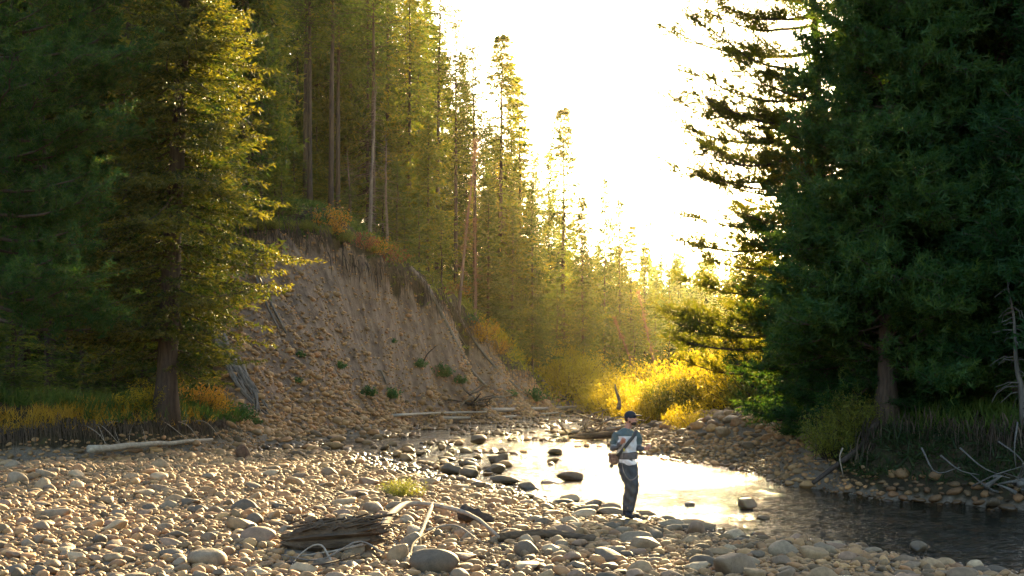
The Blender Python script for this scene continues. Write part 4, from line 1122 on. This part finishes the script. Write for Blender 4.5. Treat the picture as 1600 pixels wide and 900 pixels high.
# poles leaning down the slope
def on(px, py, dz=.12): q = hit(px, py); return np.array([q[0], q[1], q[2] + dz])
stick('dead_pole', curve([on(388, 392, .25), on(405, 440, .3), on(422, 480, .25), on(447, 526, .1)], 8), np.linspace(.10, .05, 8), 'grey_wood', 'grey pole leaning down the left side of the bare slope, the right of two', 'pole', 6, seed=2)
stick('dead_pole', curve([on(392, 410, .2), on(402, 450, .3), on(418, 490, .25), on(440, 528, .1)], 8), np.linspace(.07, .035, 8), 'grey_wood', 'thin grey pole leaning down the left side of the bare slope, the left of two', 'pole', 6, seed=3)
for i, (c_, r0, lb) in enumerate([
    ([(640, 425), (668, 470), (700, 520), (735, 580), (760, 608)], .16, 'grey fallen trunk lying down the right side of the bare slope'),
    ([(655, 440), (690, 485), (725, 545), (750, 590)], .10, 'second grey fallen trunk close beside the first on the slope'),
    ([(700, 470), (735, 530), (775, 580), (815, 615)], .10, 'fallen trunk along the right edge of the bare slope'),
    ([(840, 590), (862, 612), (895, 634)], .12, 'dark log lying down the lower end of the slope'),
    ([(930, 560), (955, 585), (985, 612)], .12, 'pale log lying on the little landslip')]):
    stick('fallen_tree', curve([on(a, b, .12) for a, b in c_], 10), np.linspace(r0, r0 * .45, 10), 'grey_wood', lb, 'trunk', 7, seed=10 + i)
# the old root mass on the left rib of the slope
rib = Acc()
for i in range(16):
    c_ = [on(332 + rg.uniform(-12, 16), 520 + rg.uniform(-10, 20), .1), on(352 + rg.uniform(-12, 16), 565, .18), on(382 + rg.uniform(-14, 18), 612, .12), on(412 + rg.uniform(-14, 22), 645 + rg.uniform(-8, 8), .04)]
    Vt, Ft = tube(curve(c_, 9), np.linspace(.13, .03, 9) * rg.uniform(.5, 1.3), 5, rough=.15, rng=rg); rib.add(Vt, Ft, rg.random())
tag(link('root_mass', rib.mesh('root_mass', True), M['grey_wood']), 'twisted grey root mass running down the left end of the bare slope', 'roots')
# logs on the waterline under the slope
for i, (c_, r0, mt, lb) in enumerate([
    ([(612, 655), (680, 652), (760, 648)], .09, 'driftwood', 'pale thin log on the waterline, leftmost under the slope'),
    ([(690, 662), (790, 655), (872, 648)], .10, 'driftwood', 'long pale log lying in the shallow water under the slope'),
    ([(755, 647), (850, 643), (935, 637)], .15, 'pale_root', 'long brown log reaching to the far bend of the stream'),
    ([(716, 655), (722, 632), (742, 616)], .035, 'driftwood', 'thin bent pale branch standing in front of the root pile'),
    ([(604, 612), (596, 596), (590, 588)], .05, 'grey_wood', 'short pale stick lying on the bare slope'),
    ([(662, 565), (668, 553), (682, 540)], .04, 'dark_root', 'dark crooked stick above the green plant on the slope')]):
    pts = [on(a, b, .14 if i != 3 else .15) for a, b in c_]
    if i == 3: Y0 = pts[0][1]; pts = [at(a, b, Y0) for a, b in c_]
    if i == 5: Y0 = pts[0][1]; pts = [at(a, b, Y0 - .1) for a, b in c_]
    stick('drift_log', curve(pts, 9), np.linspace(r0, r0 * .55, 9), mt, lb, 'log' if i < 3 else 'branch', 6, seed=30 + i)

def pile(name, cx, cy, cz, n, W, H, L, r_, mats, seed, label, cat='driftwood'):
    rg = np.random.default_rng(seed); e = empty(name, (cx, cy, cz), label, cat)
    for mt in mats:
        for i in range(n // len(mats)):
            a = rg.normal(0, .7); el = rg.uniform(-.15, .75); l_ = rg.uniform(.4, 1.0) * L
            c0 = np.array([rg.normal(0, W * .32), rg.normal(0, .3), abs(rg.normal(0, H * .35)) + .03])
            d = np.array([cos(a) * cos(el) * rg.choice((-1, 1)), sin(a) * cos(el), sin(el)])
            P = curve([c0 - d * l_ * .4, c0 + rg.normal(0, .05 * l_, 3), c0 + d * l_ * .5 + np.array([0, 0, rg.uniform(-.1, .15) * l_])], 6); P[:, 2] = np.maximum(P[:, 2], .0)
            Vt, Ft = tube(P, np.linspace(1, .3, 6) * r_ * rg.uniform(.3, 1.4), 5, rough=.1, rng=rg)
            a_ = Acc(); a_.add(Vt, Ft); link('branch', a_.mesh('branch', True), M[mt], e)
    return e
q = hit(735, 636); pile('root_pile', q[0], q[1], q[2], 36, 2.4, 1.2, 1.7, .06, ['dark_root', 'grey_wood'], 41, 'heap of dark roots and broken branches at the foot of the slope')
q = (3.45, 50.5, .0); pile('driftwood_pile', q[0], q[1], .05, 54, 2.6, 1.1, 1.6, .06, ['pale_root', 'old_wood', 'grey_wood'], 42, 'heap of dead branches and roots on the stream bank left of the angler')
o = stick('drift_log', curve([np.array([2.2, 49.3, .15]), np.array([3.3, 49.2, .22]), np.array([4.6, 49.6, .3])], 8), np.linspace(.10, .17, 8), 'old_wood', 'thick log lying in front of the driftwood heap beside the angler', 'log', 8, seed=50)
q = hit(967, 640); stick('dead_snag', curve([(at(966, 640, 56)), at(968, 628, 56), at(963, 612, 56), at(961, 600, 56)], 7), np.linspace(.11, .03, 7), 'grey_wood', 'upright broken grey stump above the driftwood heap', 'stump', 6, seed=51)
for i, (a_, b_, c_) in enumerate([((1500, 700), (1535, 730), (1570, 745)), ((1470, 712), (1500, 735), (1530, 742)), ((1590, 660), (1585, 700), (1588, 735)), ((1520, 760), (1555, 742), (1600, 728)), ((1560, 690), (1590, 712), (1610, 740)), ((1440, 700), (1462, 738), (1500, 730))]):
    Y0 = 23.4
    stick('bare_root', curve([at(*a_, Y0 + .3), at(*b_, Y0 - .1), at(*c_, Y0)], 8), np.linspace(.020, .007, 8), 'dim_wood', 'pale bare root twisting out of the dark right bank', 'root', 5, 'pale roots on the dark right bank', 60 + i)
stick('fallen_pole', curve([at(1270, 755, 27.6), at(1310, 725, 27.7), at(1345, 698, 27.8), at(1372, 655, 28.0)], 10), np.linspace(.045, .085, 10), 'bark_spruce', 'dark crooked pole leaning from the shaded bank down to the water', 'pole', 7, seed=70)
stick('bare_branch', curve([at(1318, 745, 27.3), at(1312, 715, 27.3), at(1317, 700, 27.3)], 6), np.linspace(.012, .02, 6), 'pale_root', 'thin pale branch hanging below the dark leaning pole', 'branch', 4, seed=71)
rm = on(1595, 735, 0)
e = pile('root_stump', (1600 - 800) / FX * 22.8, 22.8, .35, 16, .8, .6, .8, .05, ['dim_wood'], 43, 'grey root stump on the dark bank at the right edge', 'stump')

# ------------------------------------------------------------------ the broken log and its branches in front
def lg(px, py, dz=0.0):
    q = hit(px, py); return np.array([q[0], q[1], q[2] + dz])
c0 = lg(520, 862)
e = empty('broken_log', tuple(c0), 'rotten brown broken log with splintered top lying on the gravel bar', 'log')
rg = np.random.default_rng(600); e.scale = (1, 1, .8)
Lx = 155 / FX * c0[1]; nL = 30; kk = 26
s = np.linspace(0, 1, nL)
Vb = []
for i, si in enumerate(s):
    w = .30 * (1 - abs(si - .55) ** 1.6 * 1.1) * (.55 + .45 * min(1, si * 5)) * (1 if si < .9 else .75)
    for j in range(kk):
        a = 2 * pi * j / kk
        groove = 1 + .11 * sin(a * 9 + si * 1.5) + .09 * sin(a * 15 + 2) + rg.normal(0, .02)
        spl = 1 + (.35 * max(0, sin(a)) * max(0, rg.normal(0, .5)) if .1 < si < .9 else 0)
        Vb.append(((si - .5) * Lx + .09 * sin(a * 5 + 1) * (si > .93) + .06 * sin(7 * a) * (si < .06), cos(a) * w * .95 * groove, .17 + sin(a) * w * .88 * groove * spl + .12 * si))
Vb = np.array(Vb); i_ = np.arange(nL - 1)[:, None] * kk; j_ = np.arange(kk)[None]; j2 = (j_ + 1) % kk
Fb = np.stack([i_ + j_, i_ + j2, i_ + kk + j2, i_ + kk + j_], -1).reshape(-1, 4)
nV = len(Vb); Vb = np.vstack([Vb, [[-.47 * Lx, 0, .15], [.44 * Lx, 0, .27]]])
cap = [[nV, (j + 1) % kk, j, j] for j in range(kk)]
me = bpy.data.meshes.new('log_body')
me.from_pydata([tuple(v) for v in Vb], [], [tuple(f) for f in Fb] + [(nV, (j + 1) % kk, j) for j in range(kk)] + [(nV + 1, (nL - 1) * kk + j, (nL - 1) * kk + (j + 1) % kk) for j in range(kk)])
link('log_body', me, M['old_wood'], e)
for i in range(46):       # splinters lying along the log
    a = rg.uniform(.3, 2.8); x0 = rg.uniform(-.5, .42) * Lx; l_ = rg.uniform(.12, .5)
    y0, z0 = cos(a) * .27, .20 + sin(a) * .27 + .1 * (x0 / Lx + .5)
    P = np.array([[x0, y0, z0 - .03], [x0 + l_ * .5, y0 * 1.05, z0 + .03], [x0 + l_, y0 * 1.1, z0 + rg.uniform(.0, .09)]])
    Vt, Ft = tube(P, [.02, .018, .004], 4, rough=.2, rng=rg); a_ = Acc(); a_.add(Vt, Ft)
    link('splinter', a_.mesh('splinter'), M['old_wood'], e)
for i, (pts, r0, mt, lb) in enumerate([
    ([(586, 848, .1), (612, 828, .28), (640, 812, .30), (690, 814, .28), (740, 822, .2), (780, 842, .08)], .055, 'pale_root', 'long curved tan branch arching from the broken log to the right'),
    ([(590, 850, .1), (560, 862, .12), (520, 868, .1), (470, 874, .08)], .024, 'pale_root', 'bent branch running left in front of the broken log'),
    ([(676, 812, .3), (655, 845, .1), (632, 880, .05)], .035, 'grey_wood', 'forked grey stick propped against the curved branch'),
    ([(600, 872, .1), (560, 866, .2), (500, 882, .1), (440, 868, .05)], .016, 'grey_wood', 'thin grey stick lying before the broken log'),
    ([(664, 832, .08), (710, 828, .12), (752, 848, .06)], .02, 'pale_root', 'thin twig lying under the curved branch'),
    ([(778, 842, .06), (830, 838, .08), (880, 838, .07), (930, 843, .03)], .075, 'old_wood', 'straight half buried brown log right of the curved branch'),
    ([(450, 880, .05), (500, 890, .1), (560, 876, .12)], .018, 'dark_root', 'dark thin twig lowest in front of the broken log'),
    ([(640, 872, .04), (648, 860, .16), (680, 838, .16)], .018, 'dark_root', 'small dark twig right of the tan boulder'),
    ([(520, 880, .04), (500, 868, .18), (470, 872, .1), (448, 893, .02)], .014, 'pale_root', 'curling pale twig in front of the broken log')]):
    P = curve([lg(a, b + 6, dz) for a, b, dz in pts], 14)
    stick('drift_branch' if i != 5 else 'half_buried_log', P, np.linspace(r0, r0 * (.45 if i != 5 else .8), 14), mt, lb, 'branch' if i != 5 else 'log', 7, seed=80 + i, rough=.17)
# the dark stub
c0 = lg(742, 822, .08)
stick('rotten_stub', curve([c0 + np.array([-.27, 0, .08]), c0 + np.array([-.1, 0, .10]), c0 + np.array([.1, -.02, .05]), c0 + np.array([.3, -.03, .0])], 12), np.array([.05, .09, .11, .12, .12, .11, .12, .11, .10, .09, .07, .04]), 'dark_root', 'short black rotten stub of wood among the stones behind the curved branch', 'log', 9, seed=99, rough=.16)
# ------------------------------------------------------------------ the angler
def ltube(pts, dr, wr, k=14):
    """tube whose rings are dr deep and wr wide (for limbs of any direction pass equal radii)"""
    P = np.asarray(pts, float); dr = np.asarray(dr, float); wr = np.asarray(wr, float)
    Q = np.vstack([P[:1], P, P[-1:]]); d = np.concatenate([[1e-4], dr, [1e-4]]); w = np.concatenate([[1e-4], wr, [1e-4]])
    return tube(Q, d, k, sq=(w / d)[:, None], cap=False) if False else _lt(Q, d, w, k)
def _lt(Q, d, w, k):
    n_ = len(Q); T = np.zeros_like(Q)
    for i in range(n_):
        a, b = max(1, i - 1), min(n_ - 2, i + 1)
        if a == b: a, b = 1, n_ - 2
        T[i] = Q[b] - Q[a]
    T = norm(T); ref = np.array([1., 0, 0]) if abs(T[n_ // 2][2]) > .5 else np.array([0, 0, 1.])
    B = norm(ref[None] - (T @ ref)[:, None] * T); A = np.cross(T, B)
    an = np.linspace(0, 2 * pi, k, endpoint=False)
    V = Q[:, None] + d[:, None, None] * np.cos(an)[None, :, None] * A[:, None] + w[:, None, None] * np.sin(an)[None, :, None] * B[:, None]
    i = np.arange(n_ - 1)[:, None] * k; j = np.arange(k)[None]; j2 = (j + 1) % k
    return V.reshape(-1, 3), np.stack([i + j, i + j2, i + k + j2, i + k + j], -1).reshape(-1, 4)
def ell(c, r, rot=0.0):
    V = I3 * np.array(r); c_, s_ = cos(rot), sin(rot)
    V = np.stack([V[:, 0] * c_ - V[:, 1] * s_, V[:, 0] * s_ + V[:, 1] * c_, V[:, 2]], -1) + np.array(c)
    return V, np.concatenate([IF3, IF3[:, 2:3]], 1)
def fuse(name, pieces, voxel, smooth_it=3):
    """one continuous surface out of overlapping pieces"""
    bm = bmesh.new()
    for Vp, Fp in pieces:
        vs_ = [bm.verts.new(v) for v in Vp]
        for f in Fp:
            q = list(dict.fromkeys(int(a) for a in f))
            try: bm.faces.new([vs_[a] for a in q])
            except ValueError: pass
    bmesh.ops.remove_doubles(bm, verts=bm.verts, dist=2e-4)
    bmesh.ops.recalc_face_normals(bm, faces=bm.faces)
    me = bpy.data.meshes.new(name + '_raw'); bm.to_mesh(me); bm.free()
    o = bpy.data.objects.new(name + '_raw', me); COL.objects.link(o)
    r = o.modifiers.new('r', 'REMESH'); r.mode = 'VOXEL'; r.voxel_size = voxel; r.use_smooth_shade = True
    if smooth_it:
        s_ = o.modifiers.new('s', 'SMOOTH'); s_.iterations = smooth_it; s_.factor = .5
    dg = bpy.context.evaluated_depsgraph_get()
    out = bpy.data.meshes.new_from_object(o.evaluated_get(dg)); out.name = name
    bpy.data.objects.remove(o); bpy.data.meshes.remove(me)
    out.polygons.foreach_set('use_smooth', np.ones(len(out.polygons), dtype=bool))
    out.materials.clear()
    return out
def cl(c, n=8): return curve(c, n)
def limb(ctrl, radii, n=10):
    P = curve(ctrl, n); R = np.interp(np.linspace(0, 1, n), np.linspace(0, 1, len(radii)), radii)
    return _lt(np.vstack([P[:1], P, P[-1:]]), np.concatenate([[1e-4], R, [1e-4]]), np.concatenate([[1e-4], R, [1e-4]]), 12)

mx, my = MAN[0], MAN[1]
mz = max(MAN[2], 0) + .035
MS = 168.0 / FX * my / 1.84
man = empty('person', (mx, my, mz), 'angler in dark cap, teal and white shirt and dark waders at the near water edge', 'person', sc=MS)
M['skin'] = flat_mat('skin', (.42, .20, .13), .55, .35, 30, .08)
M['cap'] = flat_mat('cap_cloth', (.022, .026, .035), .85, .2, 60, .2)
M['hairm'] = flat_mat('dark_beard', (.05, .028, .018), .8, .2, 90, .3)
M['wader'] = flat_mat('wader_cloth', (.052, .054, .053), .75, .25, 14, .14, .3)
M['boot'] = flat_mat('boot_rubber', (.02, .02, .022), .6, .3, 30, .3)
M['pack'] = flat_mat('pack_canvas', (.13, .075, .05), .8, .2, 30, .3, .3)
M['strap'] = flat_mat('strap_web', (.06, .055, .05), .8, .2, 60, .25)
M['wrap'] = flat_mat('grey_brown_waist_cloth', (.11, .09, .078), .85, .2, 24, .3, .4)
M['white'] = flat_mat('eye_white', (.7, .68, .65), .4, .4, 10, .02)
M['yellow_clip'] = flat_mat('yellow_clip', (.55, .42, .03), .5, .3, 10, .1)
fdir = np.array([.86, -.51, 0]); sdir = np.array([.51, .86, 0])
hc = np.array([.0, -.02, 1.695]); hrot = math.atan2(fdir[1], fdir[0])
RA = [(-.235, .0, 1.435), (-.30, .03, 1.20), (-.17, -.20, 1.285)]
LA = [(.115, .01, 1.435), (.145, .05, 1.19), (.245, -.12, 1.195)]
def hand(w, d, up, s):
    """palm, four curled fingers of different lengths and a thumb from the side of the palm"""
    w = np.array(w, float); d = norm(np.array(d, float)); up = norm(np.array(up, float)); sd_ = np.cross(d, up)
    out = [_lt(*(lambda P, a, b: (np.vstack([P[:1], P, P[-1:]]), np.array([1e-4, *a, 1e-4]), np.array([1e-4, *b, 1e-4])))(np.array([w - d * .02, w + d * .03, w + d * .085]), (.02, .024, .021), (.024, .036, .036)), 10)]
    for i, (o_, L) in enumerate(((-.029, .062), (-.010, .072), (.010, .068), (.029, .052))):
        b0 = w + d * .078 + up * o_
        out.append(limb([b0, b0 + d * L * .5 + sd_ * s * L * .12, b0 + d * L * .55 + sd_ * s * L * .6, b0 + d * L * .15 + sd_ * s * L * .75], [.0095, .009, .0085, .007], 8))
    t0 = w + d * .03 - up * .030
    out.append(limb([t0, t0 - up * .018 + d * .03 + sd_ * s * .015, t0 + d * .055 + sd_ * s * .035], [.012, .011, .008], 6))
    return out
pieces = [ell(hc, (.098, .074, .115), hrot), ell(hc + fdir * .035 + np.array([0, 0, -.055]), (.058, .052, .058), hrot),
          ell(hc + fdir * .102 + np.array([0, 0, -.012]), (.020, .012, .026), hrot), ell(hc + fdir * .094 + np.array([0, 0, -.055]), (.014, .026, .009), hrot),
          ell(hc + fdir * .085 + np.array([0, 0, -.092]), (.02, .026, .016), hrot),
          ell(hc - sdir * .076 + np.array([0, 0, -.012]), (.016, .010, .032), hrot), ell(hc + sdir * .076 + np.array([0, 0, -.012]), (.016, .010, .032), hrot),
          limb([(-.055, .01, 1.42), (-.045, .0, 1.53), (-.01, -.01, 1.63)], [.085, .058, .055]),
          _lt(np.array([[-.05, 0, .88], [-.05, 0, .88], [-.05, 0, 1.05], [-.06, 0, 1.25], [-.06, 0, 1.42], [-.06, .0, 1.47], [-.06, 0, 1.47]]), np.array([1e-4, .10, .095, .11, .10, .06, 1e-4]), np.array([1e-4, .15, .13, .16, .17, .10, 1e-4]), 16),
          limb(RA, [.05, .042, .03]), limb(LA, [.05, .042, .03]),
          limb([(-.115, 0, .92), (-.085, -.03, .74), (-.025, -.06, .54), (-.055, .0, .33), (-.07, .04, .12)], [.07, .06, .04, .04, .035]), limb([(.015, 0, .92), (.04, -.035, .74), (.065, -.08, .53), (.035, -.01, .33), (.0, .02, .12)], [.07, .06, .04, .04, .035])]
pieces += hand(RA[2], (.35, -.45, .75), (-.75, -.2, .5), 1)
pieces += hand(LA[2], (.75, -.55, .25), (-.1, .2, 1), 1)
bme = fuse('body', pieces, .0065, 2); link('body', bme, M['skin'], man)
# shirt: teal yoke and sleeves, pale chest, grey forearms
sp = [_lt(np.array([[-.035, 0, .895], [-.035, 0, .895], [-.045, 0, .98], [-.05, 0, 1.08], [-.058, 0, 1.22], [-.06, 0, 1.36], [-.06, 0, 1.44], [-.058, .0, 1.49], [-.05, 0, 1.525], [-.05, 0, 1.525]]),
          np.array([1e-4, .135, .13, .12, .135, .14, .12, .09, .066, 1e-4]), np.array([1e-4, .155, .16, .155, .178, .195, .195, .135, .07, 1e-4]), 20),
      limb([(-.21, 0, 1.44), (-.255, .01, 1.38), (-.305, .03, 1.19), (-.25, -.08, 1.215), (-.175, -.19, 1.28)], [.062, .068, .058, .052, .038], 14),
      limb([(.09, 0, 1.44), (.135, .01, 1.38), (.15, .05, 1.18), (.19, -.03, 1.18), (.24, -.115, 1.195)], [.062, .066, .056, .05, .036], 14)]
sm_ = fuse('shirt', sp, .009, 3)
co = np.empty(len(sm_.vertices) * 3, dtype=np.float32); sm_.vertices.foreach_get('co', co); co = co.reshape(-1, 3)
w_ = .012 * np.sin(co[:, 2] * 42 + co[:, 0] * 25) * np.sin(co[:, 0] * 17 + 2); nr_ = norm(co - np.array([-.055, 0, 0]) * 1.0 - np.stack([0 * co[:, 0], 0 * co[:, 0], co[:, 2]], -1))
co2 = co + nr_ * w_[:, None]; sm_.vertices.foreach_set('co', co2.ravel())
x_, y_, z_ = co[:, 0], co[:, 1], co[:, 2]
tors = (np.abs(x_ + .055) < .17) & (z_ < 1.5)
arm_l = (x_ < -.225) | ((y_ < -.145)); arm_r = (x_ > .105)
zone = np.where((z_ > 1.395), 0.0, np.where((x_ < -.215) | (x_ > .10) | (y_ < -.15), np.where(z_ < 1.245 + .0 * x_, 1.0, 0.0), .5))
zone = np.where((y_ < -.15) & (x_ < .1) & (z_ < 1.36), 1.0, zone)
a = sm_.attributes.new('zone', 'FLOAT', 'POINT'); a.data.foreach_set('value', zone.astype(np.float32))
m, n, l, p = new_mat('shirt_cloth')
r = ramp(n, [(0.0, (.078, .105, .10)), (.25, (.62, .57, .53)), (.75, (.085, .085, .088))]); r.color_ramp.interpolation = 'CONSTANT'
l.new(attr_n(n, 'zone'), r.inputs[0]); tc = n.new('ShaderNodeTexCoord'); nz = noise_n(n, l, 18, 4, .6, tc.outputs['Object'])
dk = ramp(n, [(.3, (.8, .8, .8)), (.7, (1.1, 1.1, 1.1))]); l.new(nz.outputs['Fac'], dk.inputs[0])
l.new(mixc(n, l, 1.0, r.outputs[0], dk.outputs[0], 'MULTIPLY'), p.inputs['Base Color']); p.inputs['Roughness'].default_value = .85
b = n.new('ShaderNodeBump'); b.inputs['Strength'].default_value = .6; b.inputs['Distance'].default_value = .02; l.new(nz.outputs['Fac'], b.inputs['Height']); l.new(b.outputs[0], p.inputs['Normal'])
link('shirt', sm_, m, man)
wd = fuse('waders', [_lt(np.array([[-.05, 0, .80], [-.05, 0, .80], [-.05, 0, .90], [-.05, 0, .985], [-.05, 0, 1.04], [-.05, 0, 1.04]]), np.array([1e-4, .10, .125, .12, .11, 1e-4]), np.array([1e-4, .12, .165, .155, .15, 1e-4]), 18),
      limb([(-.115, 0, .92), (-.085, -.03, .74), (-.025, -.06, .54), (-.055, .0, .33), (-.07, .04, .12)], [.105, .098, .075, .078, .062], 14),
      limb([(.015, 0, .92), (.04, -.035, .74), (.065, -.08, .53), (.035, -.01, .33), (.0, .02, .12)], [.105, .095, .073, .076, .060], 14)], .010, 3)
co = np.empty(len(wd.vertices) * 3, dtype=np.float32); wd.vertices.foreach_get('co', co); co = co.reshape(-1, 3)
co[:, 0] += .006 * np.sin(co[:, 2] * 48 + co[:, 1] * 20); co[:, 1] += .008 * np.sin(co[:, 2] * 37 + co[:, 0] * 30); wd.vertices.foreach_set('co', co.ravel())
link('waders', wd, M['wader'], man)
for ax_, tx_ in (((-.07, .04, .14), (.035, -.15, .035)), ((.0, .02, .14), (.125, -.12, .035))):
    a_, t_ = np.array(ax_), np.array(tx_); g_ = np.array([a_[0], a_[1] + .03, .04])
    bo = fuse('boot', [limb([a_ + np.array([0, 0, .05]), a_, g_], [.062, .06, .055], 6), limb([g_, (g_ + t_) / 2, t_], [.048, .05, .042], 8)], .009, 2)
    link('boot', bo, M['boot'], man)
wr = fuse('waist_wrap', [_lt(np.array([[-.05, 0, 1.0], [-.05, 0, 1.0], [-.05, 0, 1.06], [-.055, 0, 1.12], [-.055, 0, 1.12]]), np.array([1e-4, .142, .145, .14, 1e-4]), np.array([1e-4, .172, .176, .168, 1e-4]), 20)], .010, 2)
link('waist_belt', wr, M['wrap'], man)
cp_ = fuse('cap', [ell(hc + np.array([0, 0, .045]) - fdir * .004, (.108, .086, .088), hrot), ell(hc + fdir * .135 + np.array([0, 0, .055]), (.082, .068, .012), hrot)], .008, 2)
link('cap', cp_, M['cap'], man)
hb = fuse('beard', [ell(hc + fdir * .06 + np.array([0, 0, -.085]), (.048, .056, .035), hrot), ell(hc + fdir * .015 + np.array([0, 0, -.05]), (.03, .077, .04), hrot)], .008, 1)
link('beard', hb, M['hairm'], man)
hh = fuse('hair', [ell(hc - fdir * .03 + np.array([0, 0, -.01]), (.075, .080, .06), hrot)], .008, 1)
link('hair', hh, M['hairm'], man)
for s_ in (-1, 1):
    Ve, Fe = ell(hc + fdir * .088 + sdir * s_ * .030 + np.array([0, 0, .010]), (.010, .011, .006), hrot)
    link('eye', np_mesh('eye', Ve, Fe[:, :3], None, True), M['cap'], man)
# sling pack: canvas bag at the hip on a strap over the far shoulder
e = empty('sling_pack', (mx, my, mz), 'brown canvas sling pack on a dark strap at the hip of the angler', 'bag', sc=MS)
def rbox(name, c, s, mat, parent, rot=0.0, bev=.02):
    bm = bmesh.new(); bmesh.ops.create_cube(bm, size=1.0)
    for v in bm.verts: v.co = Vector((v.co.x * s[0], v.co.y * s[1], v.co.z * s[2]))
    bmesh.ops.bevel(bm, geom=bm.edges[:], offset=bev, segments=3, affect='EDGES')
    bmesh.ops.rotate(bm, verts=bm.verts, cent=(0, 0, 0), matrix=Matrix.Rotation(rot, 3, 'Z'))
    bmesh.ops.translate(bm, verts=bm.verts, vec=c)
    me = bpy.data.meshes.new(name); bm.to_mesh(me); bm.free(); return link(name, me, mat, parent)
rbox('bag_body', (-.285, .0, 1.0), (.14, .20, .19), M['pack'], e, .2, .03)
rbox('flap', (-.288, -.008, 1.065), (.155, .215, .075), M['pack'], e, .2, .02)
rbox('pocket', (-.30, -.10, .98), (.10, .05, .11), M['pack'], e, .2, .018)
rbox('bottle_holder', (-.325, -.02, .885), (.055, .055, .07), M['strap'], e, .2, .012)
st = []
Ps = curve([(.10, .02, 1.50), (.06, -.125, 1.42), (-.04, -.165, 1.30), (-.15, -.165, 1.16), (-.235, -.11, 1.06)], 16)
Vs, Fs = _lt(np.vstack([Ps[:1], Ps, Ps[-1:]]), np.r_[1e-4, np.full(16, .008), 1e-4], np.r_[1e-4, np.full(16, .028), 1e-4], 8)
link('strap', np_mesh('strap', Vs, Fs, None, True), M['strap'], e)
rbox('clip', (-.125, -.185, 1.17), (.022, .02, .05), M['yellow_clip'], e, .2, .006)
# fly line
Pl = curve([(.27, -.22, 1.22), (.20, -.20, .95), (.09, -.20, .72), (-.03, -.20, .66), (-.13, -.16, .80), (-.16, -.18, 1.02), (-.13, -.26, 1.30)], 30)
Vs, Fs = tube(Pl * MS, np.full(30, .0035), 4)
o = link('fly_line', np_mesh('fly_line', Vs, Fs, None, True), M['pale_root']); o.location = (mx, my, mz)
tag(o, 'thin pale fly line hanging in a loop between the hands of the angler', 'fishing line')
# a flat stone under the feet
o = link('river_stone', HIT['grey'][3]); o.scale = (.34, .34, .12); o.location = (mx + .03, my - .03, mz - .058)
tag(o, 'flat stone under the boots of the angler', 'stone', 'river stones')

# ------------------------------------------------------------------ evening haze
bm = bmesh.new(); bmesh.ops.create_cube(bm, size=1.0)
for v in bm.verts: v.co = Vector(((v.co.x) * 1260, v.co.y * 1120 + 390, -3 + (v.co.z + .5) * (HZTOP + 3)))
me = bpy.data.meshes.new('haze'); bm.to_mesh(me); bm.free()
m = bpy.data.materials.new('evening_haze'); m.use_nodes = True; n = m.node_tree.nodes; l = m.node_tree.links
n.remove(n['Principled BSDF']); pv = n.new('ShaderNodeVolumePrincipled')
pv.inputs['Color'].default_value = (1.0, .82, .45, 1); pv.inputs['Density'].default_value = HZDEN; pv.inputs['Anisotropy'].default_value = .93
l.new(pv.outputs[0], n['Material Output'].inputs['Volume'])
o = link('haze', me, m); tag(o, 'thin golden evening haze filling the valley', 'haze', kind='stuff')
